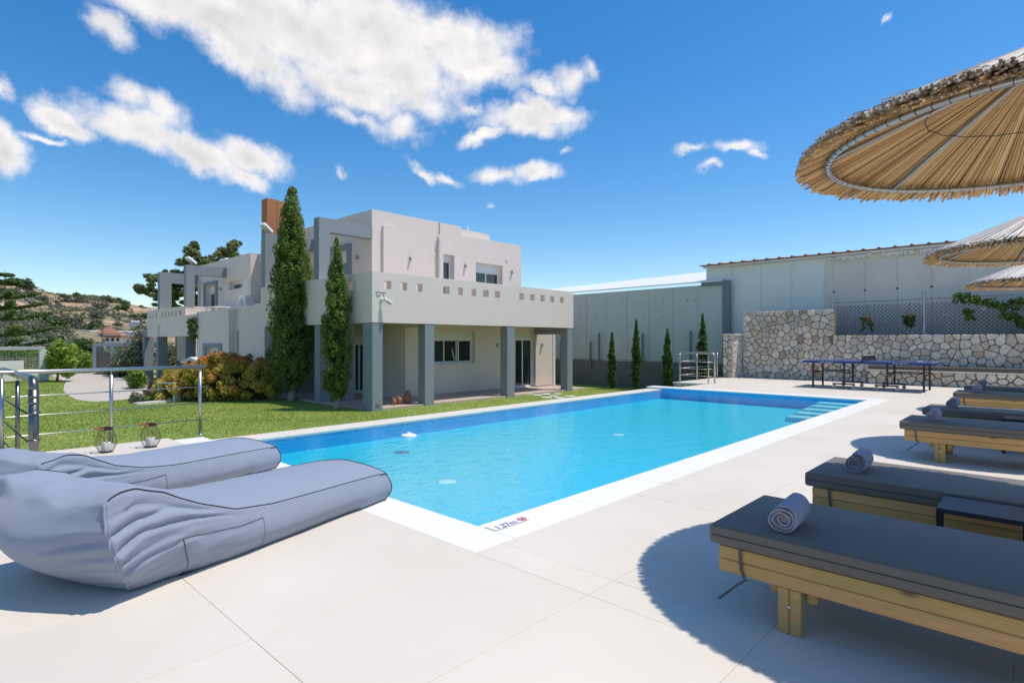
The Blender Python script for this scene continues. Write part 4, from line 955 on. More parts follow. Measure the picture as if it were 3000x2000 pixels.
def shower(x, label):
    t = thing('outdoor_shower', label, 'shower', (x, 20.94, 0), 'wall showers on the tall stone wall')
    q = MB(); q.tube([(x, 20.90, 1.0), (x, 20.90, 2.22), (x, 20.86, 2.27), (x, 20.66, 2.26)], .009, 8); q.build('riser_pipe', GALV, t)
    q = MB(); q.lathe([(.0, 2.255), (.03, 2.25), (.055, 2.20), (.055, 2.19), (.0, 2.19)], x, 20.66, 16, False); q.build('shower_head', STEEL, t)
    q = MB(); q.bbox(x-.05, x+.05, 20.86, 20.94, .96, 1.04, .01, 1); q.build('tap', STEEL, t)
shower(-7.30, 'left of the two slim showers on the tall stone wall'); shower(-6.25, 'right of the two slim showers on the tall stone wall')

# ------------------------------------------------------------------ chain link fence with hanging pots
def fence():
    Y = 21.75; t = thing('chain_link_fence', 'dark diamond wire fence with steel posts above the low stone wall', 'fence', (-1.5, Y, 1.4)); 
    for x in (-5.38, -2.82, -.2, 2.4): 
        q = MB(); q.tube([(x, Y, 1.2), (x, Y, 2.86)], .045, 10); q.lathe([(.05, 2.86), (.05, 2.885), (0, 2.895)], x, Y, 10, False); q.build('post', GALV, t)
    q = MB(); X0, X1, Z0, Z1 = -5.36, 3.0, 1.36, 2.50; s_ = .118; n = int((X1-X0)/s_)
    H = Z1-Z0
    for i in range(-int(H/s_)-1, n+1):
        for sg in (1, -1):
            xa = X0+i*s_+(0 if sg == 1 else H); za = Z0; xb = xa+sg*H; zb = Z1
            # clip at the ends
            lo, hi = (X0, X1)
            def cut(x, z, x2, z2, lim): k = (lim-x)/(x2-x); return lim, z+(z2-z)*k
            if max(xa, xb) < lo or min(xa, xb) > hi: continue
            if xa < lo: xa, za = cut(xa, za, xb, zb, lo)
            if xb < lo: xb, zb = cut(xb, zb, xa, za, lo)
            if xa > hi: xa, za = cut(xa, za, xb, zb, hi)
            if xb > hi: xb, zb = cut(xb, zb, xa, za, hi)
            if abs(xa-xb) > .02: q.tube([(xa, Y+.006*sg, za), (xb, Y+.006*sg, zb)], .0052, 4, False)
    o = q.build('diamond_mesh', FENCEWIRE, t, fix=False); o['kind'] = 'stuff'
    q = MB()
    q.tube([(X0, Y+.03, 2.62), (X1, Y+.03, 2.66)], .006, 4); 
    for i in range(75): q.tube([(X0+.11*i, Y+.03, 1.4), (X0+.11*i, Y+.03, 2.62)], .0028, 3, False)
    o = q.build('upright_wires', FENCEWIRE, t, fix=False); o['kind'] = 'stuff'
    def pot(x, clay, label):
        p = thing('hanging_pot', label, 'hanging plant', (x, Y-.12, 2.05), 'plants hanging on the fence')
        q = MB(); q.tube([(x, Y-.02, 2.50), (x, Y-.07, 2.53), (x, Y-.10, 2.48), (x, Y-.14, 2.32), (x-.10, Y-.14, 2.14)], .006, 5); q.tube([(x, Y-.14, 2.32), (x+.10, Y-.14, 2.14)], .005, 5); q.build('hook', FENCEWIRE, p)
        q = MB(); q.lathe([(.0, 1.93), (.07, 1.93), (.115, 2.08), (.125, 2.08), (.125, 2.12), (.105, 2.12), (.0, 2.09)], x, Y-.14, 18, False); q.build('pot', CLAY, p, smooth=True)
        g = random.Random(int(x*10)+99); cs = []; rs = []
        for k in range(30 if clay else 60):
            a = g.uniform(0, 6.28)
            if clay: cs.append((x+math.cos(a)*g.uniform(.11, .2), Y-.14+math.sin(a)*.12, 2.08-g.random()*.42)); rs.append(.04)
            else: cs.append((x+math.cos(a)*g.uniform(.02, .17), Y-.18+math.sin(a)*.12, 2.10-g.random()*.36*g.random()*1.2)); rs.append(.06)
        P, r = leaves(cs, rs, 22, .028, 3, flat=1); me = quads_mesh('foliage', P-np.array(origin(p)), L_VINE if clay else L_DARK, r); link_mesh('foliage', me, p)
    pot(-4.33, True, 'terracotta pot with trailing stems hanging on the wire fence'); pot(-3.18, False, 'bushy dark green plant hanging on the wire fence near the post')
    # climbing plant
    v = thing('climbing_plant', 'leafy vine spreading along the top of the wire fence at the right', 'vine', (-.6, Y-.05, 1.5))
    g = random.Random(4); cs = []; rs = []
    for k in range(120): x = g.uniform(-2.05, 2.4); cs.append((x, Y-.05+g.uniform(-.08, .06), 2.50+.14*math.sin(x*2.1)+g.uniform(-.10, .12))); rs.append(.09)
    for k in range(60): u = g.random(); x = -.95+u*1.1+g.uniform(-.08, .08); cs.append((x, Y-.05+g.uniform(-.05, .05), 2.1-u*.75+g.uniform(-.1, .1))); rs.append(.08)
    for k in range(60): x = g.uniform(.2, .9); cs.append((x, Y-.08, g.uniform(1.5, 2.6))); rs.append(.12)
    for k in range(14): cs.append((-1.7+g.uniform(-.1, .1), Y-.03, g.uniform(1.95, 2.25))); rs.append(.05)
    for k in range(12): cs.append((-1.12+g.uniform(-.05, .05), Y, g.uniform(2.9, 3.2))); rs.append(.045)
    P, r = leaves(cs, rs, 26, .062, 8, aspect=1.2); link_mesh('foliage', quads_mesh('foliage', P-np.array(origin(v)), L_VINE, r), v)
    q = MB(); q.tube([(.3, Y, 1.35), (.1, Y-.02, 1.9), (-.3, Y-.03, 2.3), (-1.3, Y-.03, 2.5), (-1.9, Y-.03, 2.48)], .012, 6); q.tube([(.3, Y, 1.35), (-.3, Y-.02, 1.6), (-.9, Y-.02, 2.1)], .010, 6); q.build('stem', BARK, v)
    # white ribbons tied to the wires
    for k, (x, z) in enumerate(((-4.90, 1.93), (-3.82, 1.96), (-2.72, 1.93), (-2.80, 1.78), (-2.74, 1.52), (-2.28, 2.10), (-1.38, 2.26), (-.78, 2.06), (-.52, 1.70), (-2.45, 1.53), (-1.35, 1.45), (-.9, 1.47), (-5.2, 1.88))):
        w_ = thing('white_bow', 'small white bow tied to the wire fence', 'bow', (x, Y-.03, z), 'white bows tied to the wire fence'); g2 = random.Random(k)
        q = MB(); a = g2.uniform(-.5, .9); c_, s_ = math.cos(a)*.045, math.sin(a)*.045
        q.add([(x, Y-.03, z), (x-c_, Y-.05, z-s_+.018), (x-c_*1.1, Y-.04, z-s_-.016), (x+c_, Y-.05, z+s_+.018), (x+c_*1.1, Y-.04, z+s_-.016)], [(0, 1, 2), (0, 4, 3)]); q.obox((x-.01, Y-.035, z), (x+.01, Y-.035, z), .014, .014)
        o = q.build('ribbon', WHITEINK, w_)
fence()

# ------------------------------------------------------------------ table tennis table
def tennis():
    t = thing('table_tennis_table', 'blue outdoor table tennis table on black wheeled legs in front of the stone wall', 'table tennis table', (-3.6, 18.2, 0))
    X0, X1, Y0, Y1, Z = -5.12, -2.10, 17.50, 18.97, .765; XM = (X0+X1)/2
    for a, b_ in ((X0, XM-.008), (XM+.008, X1)):
        q = MB(); q.bbox(a, b_, Y0, Y1, Z-.022, Z, .003, 1); top = q.build('table_top', BLUETOP, t)
        q = MB(); q.box(a+.02, b_-.02, Y0+.02, Y0+.05, Z-.065, Z-.0225); q.box(a+.02, b_-.02, Y1-.05, Y1-.02, Z-.065, Z-.0225); q.box(a+.02, a+.05, Y0+.051, Y1-.051, Z-.065, Z-.0225); q.box(b_-.05, b_-.02, Y0+.051, Y1-.051, Z-.065, Z-.0225); q.build('apron', BLUETOP, top)
        q = MB(); q.box(a, b_, Y0, Y0+.02, Z+.0003, Z+.001); q.box(a, b_, Y1-.02, Y1, Z+.0003, Z+.001); q.box(a, b_, (Y0+Y1)/2-.002, (Y0+Y1)/2+.002, Z+.0003, Z+.001)
        xx = a if a == X0 else b_; q.box(xx if a == X0 else xx-.02, xx+.02 if a == X0 else xx, Y0+.021, Y1-.021, Z+.0003, Z+.001); q.build('white_line', WHITEINK, top)
        cx = a+.62 if a == X0 else a+.82
        font('lettering', 'PRO TOUCH', .052, WHITEINK, Matrix.Translation((cx-.15, Y0+.0185, Z-.058)) @ Matrix.Rotation(R(90), 4, 'X'), top, spacing=1.1)
    # net
    q = MB(); q.box(XM-.004, XM+.004, Y0+.03, Y1-.03, Z+.012, Z+.15); n_ = q.build('net', DARKMETAL, t)
    q = MB(); q.box(XM-.006, XM+.006, Y0+.03, Y1-.03, Z+.151, Z+.165); q.build('net_tape', WHITEINK, n_)
    for y in (Y0-.02, Y1+.02): q = MB(); q.box(XM-.015, XM+.015, y-.012, y+.012, Z-.05, Z+.165); q.build('net_post', DARKMETAL, n_)
    L0, L1 = Y0+.25, Y1-.25
    for x in (X0+.23, X0+1.02, XM+.52, X1-.20):
        wheeled = x in (X0+1.02, XM+.52)
        for y in (L0, L1):
            q = MB(); q.box(x-.022, x+.022, y-.022, y+.022, .10 if wheeled else .03, Z-.066); leg = q.build('leg', DARKMETAL, t)
            q = MB(); 
            if not wheeled: q.lathe([(.025, 0), (.032, 0), (.02, .03)], x, y, 10); q.build('foot', DARKMETAL, leg)
            else:
                for zz in (.36, .42): q.lathe([(.008, 0), (.008, .003)], 0, 0, 8); q.v = q.v[:-16]+[(x+A, y-.0225-C_, zz+B) for A, B, C_ in q.v[-16:]]
                q.build('bolt', STEEL, leg)
                q = MB(); q.box(x-.29, x+.26, y-.02, y+.02, .105, .145); fb = q.build('foot_bar', DARKMETAL, t)
                for wx in (x-.25, x+.22):
                    q = MB(); q.lathe([(.045, -.014), (.05, -.008), (.05, .008), (.045, .014)], 0, 0, 16); q.v = [(wx+A, y+C_, .05+B) for A, B, C_ in q.v]; q.build('wheel', STEEL, fb)
                    q = MB(); q.box(wx-.02, wx+.02, y-.02, y-.016, .05, .104); q.box(wx-.02, wx+.02, y+.016, y+.02, .05, .104); q.build('fork', GALV, fb)
        q = MB(); q.box(x-.018, x+.018, L0+.023, L1-.023, .40, .435); q.build('cross_bar', DARKMETAL, t)
    for a, b_ in ((X0+.25, X0+1.0), (XM+.54, X1-.22)):
        for y in (L0+.03, L1-.03): q = MB(); q.box(a, b_, y-.012, y+.012, .45, .48); q.build('side_bar', DARKMETAL, t)
    for y in (L0, L1):
        q = MB(); q.obox((X0+.25, y, .46), (X0+.55, y, Z-.07), .015, .015); q.build('brace', RED, t)
        q = MB(); q.obox((X1-.22, y, .46), (X1-.52, y, Z-.07), .015, .015); q.build('brace', RED, t)
        q = MB(); q.obox((X0+.7, y, Z-.07), (X0+.98, y, .52), .015, .015); q.build('brace', DARKMETAL, t)
    p = thing('table_tennis_bat', 'table tennis bat lying on the blue table near its right end', 'bat', (-2.5, 18.3, Z))
    q = MB(); q.lathe([(.0, Z+.002), (.075, Z+.002), (.078, Z+.008), (.0, Z+.014)], -2.45, 18.3, 20, False); q.build('blade', WHITEINK, p); q = MB(); q.obox((-2.53, 18.3, Z+.01), (-2.66, 18.28, Z+.012), .026, .02); q.build('handle', LEATHER, p)
    p = thing('table_tennis_bat', 'red table tennis bat lying left of the other on the blue table', 'bat', (-2.8, 18.5, Z))
    q = MB(); q.lathe([(.0, Z+.002), (.075, Z+.002), (.078, Z+.008), (.0, Z+.014)], -2.85, 18.45, 20, False); q.build('blade', RED, p); q = MB(); q.obox((-2.93, 18.45, Z+.01), (-3.06, 18.43, Z+.012), .026, .02); q.build('handle', LEATHER, p)
tennis()

# ------------------------------------------------------------------ railings
def rail(name, label, parts_f):
    t = thing(name, label, 'railing', (0, 0, 0)); return t
def left_rail():
    X = -8.66
    t = thing('terrace_railing', 'stainless steel railing with three thin rods along the left terrace edge', 'railing', (X, 1.2, 0))
    q = MB(); q.tube([(X, -1.6, .945), (X, 2.86, .945)], .024, 14); q.build('handrail', STEEL, t, smooth=True)
    for y in (2.80, 1.76, .72, -.32, -1.36):
        q = MB(); q.tube([(X, y, 0), (X, y, .875)], .0215, 14); p = q.build('post', STEEL, t, smooth=True)
        q = MB(); q.tube([(X, y, .8751), (X, y, .93)], .009, 8); q.build('pin', STEEL, p, smooth=True)
        q = MB(); q.lathe([(.045, 0), (.045, .006), (.03, .01), (.022, .012)], X, y, 18, False); q.build('flange', STEEL, p, smooth=True)
        for z in (.20, .43, .66):
            q = MB(); q.tube([(X-.026, y-.012, z), (X-.026, y+.012, z)], .012, 8); q.build('rod_holder', STEEL, p)
    for z in (.20, .43, .66): q = MB(); q.tube([(X-.028, -1.6, z), (X-.028, 2.90, z)], .0075, 8); q.build('rod', STEEL, t, smooth=True)
    # stair railing starting at the near left, sloping down away to the left
    a = Vector((-8.0, .93, 0)); 
    t2 = thing('stair_railing', 'stainless steel stair railing with thick corner post at the far left', 'railing', (-7.95, .9, 0))
    A = Vector((-7.27, .84, 0)); r = .042
    top = .925
    D = Vector((-.62, -.80, 0)).normalized()      # direction in which the flight runs
    D = Vector((-1, 0, 0))
    pts = [A+Vector((0, 0, -.02)), A+Vector((0, 0, top-.10))]
    for i in range(1, 8):
        th = math.pi/2*i/8; pts.append(A+Vector((0, 0, top-.10))+D*(.10*(1-math.cos(th)))+Vector((0, 0, .10*math.sin(th))))
    pts.append(A+Vector((0, 0, top))+D*.12); pts.append(A+Vector((0, 0, top+.0))+D*2.7)
    q = MB(); q.tube(pts[:2], r, 16); q.build('post', STEELDARK, t2, smooth=True)
    q = MB(); q.tube(pts[1:], r*.93, 16); q.build('handrail', STEELDARK, t2, smooth=True)
    for z in (.76, .70): q = MB(); q.tube([A+Vector((0, 0, z-.012)), A+Vector((0, 0, z+.012))], r+.0035, 16); q.build('collar', STEELDARK, t2, smooth=True)
    for dy in (1.22,):
        p = A+D*dy+Vector((-.28*0, 0, 0)); q = MB(); q.tube([p, p+Vector((0, 0, top-.07))], .0215, 14); po = q.build('post', STEELDARK, t2, smooth=True)
        q = MB(); q.tube([p+Vector((0, 0, top-.07)), p+Vector((0, 0, top-.02))], .009, 8); q.build('pin', STEEL, po)
    for z in (.595, .325, .08):
        q = MB(); q.tube([A+Vector((0, -.05, z)), A+Vector((0, -.05, z))+D*2.7], .008, 8); q.build('rod', DARKMETAL, t2, smooth=True)
        q = MB(); q.tube([A+Vector((0, 0, z-.010)), A+Vector((0, 0, z+.010))], r+.010, 16); q.build('clamp', STEELDARK, t2, smooth=True)
left_rail()
def far_rail():
    t = thing('platform_railing', 'small stainless steel corner railing on the raised platform beside the stone pillar', 'railing', (-8.0, 17.3, 0))
    Xa, Xb, Ya, Yb = -8.60, -7.45, 16.98, 20.1
    q = MB(); z = .93
    q.tube([(Xb, Ya, .02), (Xb, Ya, z-.08), (Xb-.03, Ya, z-.02), (Xb-.09, Ya, z), (Xa+.05, Ya, z), (Xa, Ya+.05, z), (Xa, Yb, z)], .024, 12); q.build('handrail', STEEL, t, smooth=True)
    for (x, y) in ((Xa, Ya), (Xb-.20, Ya), (Xa, 18.2), (Xa, 19.8)):
        q = MB(); q.tube([(x, y, 0), (x, y, z-.02)], .021, 12); q.build('post', STEEL, t, smooth=True)
    for zz in (.22, .44, .66):
        q = MB(); q.tube([(Xa-.09, Ya-.028, zz), (Xb-.02, Ya-.028, zz)], .0085, 8); q.build('rod', STEEL, t, smooth=True)
        q = MB(); q.tube([(Xa-.028, Ya-.08, zz), (Xa-.028, Yb, zz)], .0085, 8); q.build('rod', STEEL, t, smooth=True)
far_rail()

# ------------------------------------------------------------------ lanterns
def lantern(x, y, label):
    t = thing('wire_lantern', label, 'lantern', (x, y, 0), 'wire lanterns by the railing')
    prof = [(.062, .006), (.095, .06), (.112, .11), (.108, .16), (.085, .22), (.058, .262)]
    q = MB()
    for i in range(16):
        a = 2*math.pi*i/16; q.tube([(x+math.cos(a)*r, y+math.sin(a)*r, z) for r, z in prof], .0015, 4, False)
    for k in range(22):
        z = .02+k*.0105; rr = np.interp(z, [p[1] for p in prof], [p[0] for p in prof])
        q.tube([(x+math.cos(2*math.pi*j/20)*rr, y+math.sin(2*math.pi*j/20)*rr, z) for j in range(20)], .0007, 3, closed=True)
    o = q.build('wire_cage', DARKMETAL, t, fix=False)
    q = MB(); q.lathe([(0, .003), (.064, .003), (.064, .010), (0, .012)], x, y, 24, False); q.build('base', DARKMETAL, t)
    q = MB(); q.lathe([(.054, .262), (.062, .262), (.062, .285), (.054, .285)], x, y, 24, False); q.build('rim', DARKMETAL, t)
    q = MB(); q.lathe([(0, .013), (.046, .013), (.048, .02), (.048, .112), (.044, .118), (.012, .114), (0, .114)], x, y, 24, False); c_ = q.build('candle', WAX, t, smooth=True)
    # leather handle: flat loop hanging over to the left
    D = Vector((-math.cos(R(HEAD)), -math.sin(R(HEAD)), 0)); Sx = Vector((-D.y, D.x, 0)); n = 24
    vs = []; 
    for i in range(n+1):
        th = math.pi*i/n; p = Vector((x, y, .277))+Sx*math.cos(th)*.064+D*(math.sin(th)*.155-.02)
        for k, (dz, dr) in enumerate(((-.011, 0), (.013, 0), (.013, .004), (-.011, .004))):
            out = (Sx*math.cos(th)+D*math.sin(th)); vs.append(p+out*dr+Vector((0, 0, dz+.006*math.sin(th))))
    fs = []
    for i in range(n):
        for k in range(4): fs.append((i*4+k, i*4+(k+1) % 4, (i+1)*4+(k+1) % 4, (i+1)*4+k))
    fs += [(0, 1, 2, 3), tuple(n*4+k for k in (3, 2, 1, 0))]
    q = MB(); q.add(vs, fs); q.build('handle', LEATHER, t)
    q = MB(); q.lathe([(.063, .266), (.067, .266), (.067, .288), (.063, .288)], x, y, 24, False); q.build('dark_band', DARKMETAL, t)
lantern(*pix(311, 1324)[:2], 'left of the two wire lanterns with white candle by the railing')
lantern(*pix(441, 1309)[:2], 'right of the two wire lanterns with white candle by the railing')

# ------------------------------------------------------------------ floor bean bag loungers
def beanbag(label, foot, ang, seed, scale=1.0, head=1.0):
    L_, W_ = 2.12*scale, .88
    base = Vector((*foot, 0))
    t = thing('beanbag_lounger', label, 'bean bag', base, 'grey-blue bean bag loungers beside the pool', rz=ang)
    def hgt(s):
        return float(np.interp(s, [0, .07, .14, .24, .34, .46, .6, .8, 1], [.50*head, .535*head, .50*head, .385*head, .295, .262, .25, .238, .222]))
    nz = mnoise
    W0 = W_
    def S_(s, tt, w):
        """s 0 head..1 foot; tt 0 near(+x)..1 far; w 0 bottom..1 top -> local position, foot end at y=0, head at y=-L"""
        h = hgt(s); hs = max(0, 1-s/.3)
        y = -L_*(1-s)
        fat = .035*math.sin(math.pi*min(1, w*1.05))*(1+1.2*hs)
        W_ = W0*(1+.16*max(0, 1-s/.35)); x = -W_*tt + fat*(1-2*tt)*(1 if tt in (0, 1) else abs(1-2*tt)**3)
        crown = .055*math.sin(math.pi*tt)**.8 * (1 if w > .99 else w**3)
        dip = -.05*hs*math.sin(math.pi*tt)*(w**2)
        z = h*w + crown*(1-.3*hs) + dip
        if w < .5: 
            in_ = (1-w*2)**2*(.035+.10*hs)*(.4 if s > .85 else 1); x += -in_*(1-2*tt); 
        if s < .5:   # head leans out over its base
            k = (1-s/.5)**1.3; y += k*(-.02*w + .17*(1-w)**1.7 - .05*math.sin(math.pi*w)) - k*.16*math.sin(math.pi*tt)*math.sin(math.pi*(w*.75+.1))
        if s > .93: y += (s-.93)/.07*.02*math.sin(math.pi*w)*1.5 + .03*math.sin(math.pi*tt)*(s-.93)/.07
        # folds
        P = Vector((x, y, z))
        n_ = nz.fractal(Vector((x*2.2+seed, y*2.2, z*2.2)), 1, 2, 3)*(.012+.035*hs)
        side = (1-tt)**6 if w < .98 else 0
        fold = 0
        if s < .42 and side > .3:
            fade = max(0, 1-s/.42)**.7*min(1, s/.03)
            ph = w*23 - s*33 + 1.0*math.sin(s*9+w*4)+2.2*nz.noise(Vector((s*5, w*3, seed)))
            fold = -.020*fade*(abs(math.sin(ph*.5))**.6-.6)*side*(.4+.6*abs(nz.noise(Vector((s*4, w*3, seed+5))))*2)
        for w0, cc, ln, dep in ((.88, .10, .22, .022), (.70, .95, .30, .034), (.55, 1.10, .34, .030), (.42, .9, .20, .020), (.30, 1.2, .24, .022), (.17, .8, .16, .018), (.08, .9, .22, .014)):
            if s < ln:
                dd = w-(w0+cc*s+.010*math.sin(s*40+w0*20)); tp = (1-s/ln)**.6*min(1, s/.012+.3)
                fold += .72*side*tp*dep*(-math.exp(-(dd/.024)**2)+.55*math.exp(-((dd+.055)/.034)**2))
        if s <= 0 and tt < .45:
            for w0, dep in ((.70, .03), (.55, .026), (.42, .02), (.30, .022), (.17, .018)):
                dd = w-(w0-tt*.45); P.y -= .7*(1-tt/.45)*dep*(-math.exp(-(dd/.026)**2)+.5*math.exp(-((dd+.055)/.034)**2))
        back = max(0, 1-s/.02) if s < .02 else 0
        if back: fold2 = .030*abs(math.sin((w*9+tt*1.5)+2*nz.noise(Vector((tt*5, w*5, seed)))))**.6; P.y += .5*fold2*back*(1-abs(tt-.0))**2.5
        P.x += fold+n_*(1 if tt in (0, 1) else 0); 
        if w > .98: P.z += n_*1.1*(.5+hs*2.0) + .010*hs*math.sin(s*40+tt*9)
        return P
    # closed grid box
    ns, nt_, nw = 120, 22, 44
    sv = [ (i/ns)**1.25 for i in range(ns+1)]
    idx = {}; V = []; Fc = []
    def vid(i, j, k):
        key = (i, j, k)
        if key not in idx: idx[key] = len(V); V.append(S_(sv[i], j/nt_, k/nw))
        return idx[key]
    for i in range(ns):
        for j in range(nt_): Fc.append((vid(i, j, nw), vid(i+1, j, nw), vid(i+1, j+1, nw), vid(i, j+1, nw)));
        for j in range(nt_): Fc.append((vid(i, j, 0), vid(i, j+1, 0), vid(i+1, j+1, 0), vid(i+1, j, 0)))
        for k in range(nw): Fc.append((vid(i, 0, k), vid(i+1, 0, k), vid(i+1, 0, k+1), vid(i, 0, k+1))); Fc.append((vid(i, nt_, k), vid(i, nt_, k+1), vid(i+1, nt_, k+1), vid(i+1, nt_, k)))
    for j in range(nt_):
        for k in range(nw): Fc.append((vid(0, j, k), vid(0, j, k+1), vid(0, j+1, k+1), vid(0, j+1, k))); Fc.append((vid(ns, j, k), vid(ns, j+1, k), vid(ns, j+1, k+1), vid(ns, j, k+1)))
    # soften the box edges by smoothing
    bm = bmesh.new(); vs = [bm.verts.new(v) for v in V]
    for f in Fc: bm.faces.new([vs[a] for a in f])
    bmesh.ops.recalc_face_normals(bm, faces=bm.faces)
    edge_v = []
    bm.verts.ensure_lookup_table()
    ed = {key: a for key, a in idx.items()}
    def near_edge(key):
        i, j, k = key; c_ = 0
        if i > ns-4: return False
        return (min(i, ns-i) < (3 if i < 60 else 1)) + (min(j, nt_-j) < 1.5) + (min(k, nw-k) < 1.5) >= 2
    ev = [vs[a] for key, a in ed.items() if near_edge(key)]
    for _ in range(3): bmesh.ops.smooth_vert(bm, verts=ev, factor=.5, use_axis_x=True, use_axis_y=True, use_axis_z=True)
    zmin = min(v.co.z for v in bm.verts)
    for v in bm.verts: v.co.z = max(v.co.z, .004)
    q = MB(); pos = {key: vs[a].co.copy() for key, a in ed.items()}; q.bm(bm); q.build('cover', BAG, t, local=True, smooth=True)
    def piping(name, keys, r=.0030, mat=PIPING, off=.003):
        ctr = Vector((-W_/2, 0, .2)); pts = []
        for key in keys:
            p = pos[key]; d = Vector((p.x+W_/2, 0, p.z-.12)); d.normalize(); pts.append(p+d*off)
        q = MB(); q.tube(pts, r, 6); q.build(name, mat, t, local=True, smooth=True)
    piping('piping', [(i, 0, nw) for i in range(3, ns)]+[(ns, 0, nw)]); piping('piping', [(i, nt_, nw) for i in range(3, ns+1)])
    piping('piping', [(ns, j, nw) for j in range(0, nt_+1)]); piping('piping', [(ns, 0, k) for k in range(1, nw+1)])
    piping('head_seam', [(0, 0, k) for k in range(1, nw+1)], .006, BAG, .006)
    # pocket on the near side, close to the head
    def sidept(s, w):
        i = min(range(ns+1), key=lambda a: abs(sv[a]-s)); k = round(w*nw); return pos[(i, 0, k)]+Vector((.0035, 0, 0))
    q = MB()
    i0 = min(range(ns+1), key=lambda a: abs(sv[a]-.17)); i1 = min(range(ns+1), key=lambda a: abs(sv[a]-.42))
    SP = lambda s, w: S_(s, 0, w)+Vector((.003, 0, 0)); q.tube([SP(.17+.25*i/24, .52+.24*i/24) for i in range(25)], .0014, 4); q.tube([SP(.17, .10+.42*k/12) for k in range(13)], .0017, 4); q.tube([SP(.42, .12+.64*k/12) for k in range(13)], .0010, 4)
    q.build('pocket_seam', PIPING, t, local=True)
    q = MB(); q.prism([(-.05, -.03), (-W_+.05, -.03), (-W_+.06, -L_+.42), (-.06, -L_+.42)], .001, .03); q.build('base_panel', BAGBASE, t, local=True)
    return t
beanbag('nearer of the two grey-blue bean bag loungers, with a side pocket', (-3.95, 2.68), R(17.5), 3.1)
beanbag('farther of the two grey-blue bean bag loungers, partly hidden behind the nearer', (-5.76, 2.58), R(22), 8.4, head=.92)

# ------------------------------------------------------------------ sun loungers, towels, side tables
PINE = MATS['pine']
def make_lounger():
    t = thing('sun_lounger', '', 'sun lounger', (0, 0, 0), 'wooden sun loungers in a row under the parasols')
    LN, WD = 2.02, .70        # along +x from 0, along +y from 0
    def pc(name, x0, x1, y0, y1, z0, z1, r=.004, mat=PINE, parent=None):
        q = MB(); q.bbox(x0, x1, y0, y1, z0, z1, r, 1); return q.build(name, mat, parent or t, local=True)
    for y in (0, WD-.045):
        pc('rail', 0, LN, y, y+.045, .262, .322); pc('rail', 0, LN, y+.001, y+.044, .200, .260)
    pc('end_board', .001, .045, .047, WD-.047, .22, .318); pc('end_board', LN-.045, LN-.001, .047, WD-.047, .22, .318)
    for i in range(12): pc('slat', .07+.16*i, .17+.16*i, .047, WD-.047, .285, .305, .002)
    for x in (.27, LN-.37):
        for y in (-.002, WD-.043):
            a = pc('leg', x, x+.047, y+.003, y+.043, 0, .199); b_ = pc('leg', x+.049, x+.096, y+.003, y+.043, 0, .1985)
            s_ = -1 if y < .1 else 1
            q = MB(); yy = y+.003 if s_ < 0 else y+.043; q.lathe([(.0, 0), (.0085, 0), (.0085, .003), (0, .004)], 0, 0, 14, False); q.v = [(x+.048+A, yy+s_*C_, .118+B) for A, B, C_ in q.v]; q.build('bolt_head', STEEL, a, local=True)
        pc('cross_beam', x-.045, x-.002, .0445, WD-.0445, .15, .198); pc('cross_beam', x+.098, x+.150, .0445, WD-.0445, .135, .198, .012)
    # mattress with welted edge
    bm = bmesh.new(); bmesh.ops.create_grid(bm, x_segments=1, y_segments=1, size=.5); bm.free()
    q = MB(); q.bbox(-.045, 2.0, -.015, WD+.015, .326, .418, .018, 3); m_ = q.build('mattress', MATTRESS, t, local=True); autosmooth(m_, 50)
    for z in (.371,):
        q = MB(); y0, y1, x0, x1 = -.0165, WD+.0165, -.0465, 2.0015; q.tube([(x0+.02, y0, z), (x1-.02, y0, z), (x1, y0+.02, z), (x1, y1-.02, z), (x1-.02, y1, z), (x0+.02, y1, z), (x0, y1-.02, z), (x0, y0+.02, z)], .0022, 5, closed=True); q.build('zip_seam', PIPING, m_, local=True)
    for z in (.408,):
        q = MB(); y0, y1, x0, x1 = -.0125, WD+.0125, -.0425, 1.9975; q.tube([(x0+.02, y0, z), (x1-.02, y0, z), (x1, y0+.02, z), (x1, y1-.02, z), (x1-.02, y1, z), (x0+.02, y1, z), (x0, y1-.02, z), (x0, y0+.02, z)], .003, 5, closed=True); q.build('welt', MATTRESS, m_, local=True)
    def strap(pts, w=.014):
        q = MB(); n = len(pts)
        vs = []
        for (x, y, z) in pts: vs += [(x-w/2, y, z), (x+w/2, y, z)]
        q.add(vs+[(x, y-.0025, z) for x, y, z in vs], [(2*i, 2*i+1, 2*i+3, 2*i+2) for i in range(n-1)]+[(2*n+2*i, 2*n+2*i+2, 2*n+2*i+3, 2*n+2*i+1) for i in range(n-1)]+[(2*i, 2*i+2, 2*n+2*i+2, 2*n+2*i) for i in range(n-1)]+[(2*i+1, 2*n+2*i+1, 2*n+2*i+3, 2*i+3) for i in range(n-1)])
        return q.build('tie_strap', STRAP, t, local=True)
    strap([(.105, -.012, .335), (.106, -.006, .27), (.110, -.006, .23), (.125, -.007, .195), (.135, .0, .185)])
    strap([(.13, -.012, .19), (.10, -.03, .165), (.06, -.06, .125), (.035, -.08, .10)], .016)
    strap([(.14, -.004, .19), (.2, .01, .180), (.27, .02, .165)], .014)
    return t
proto = make_lounger()
LS = [(-1.155, 2.68, 'nearest sun lounger, fully in the parasol shade with a thick double-seamed cushion'),
      (-1.155, 4.17, 'second nearest sun lounger, its far half lit by the sun, behind the black side table'),
      (-1.165, 7.60, 'third sun lounger from the front, with tie strap hanging before its leg'),
      (-1.175, 9.26, 'fourth sun lounger from the front, cushion half in bright sun'),
      (-1.165, 12.52, 'fifth sun lounger from the front, thin bright stripe along its cushion'),
      (-1.165, 14.32, 'farthest sun lounger, closest to the stone bench')]
for i, (x, y, lab) in enumerate(LS):
    o = proto if i == 0 else copy_tree(proto); o.location = (x, y, 0); o['label'] = lab
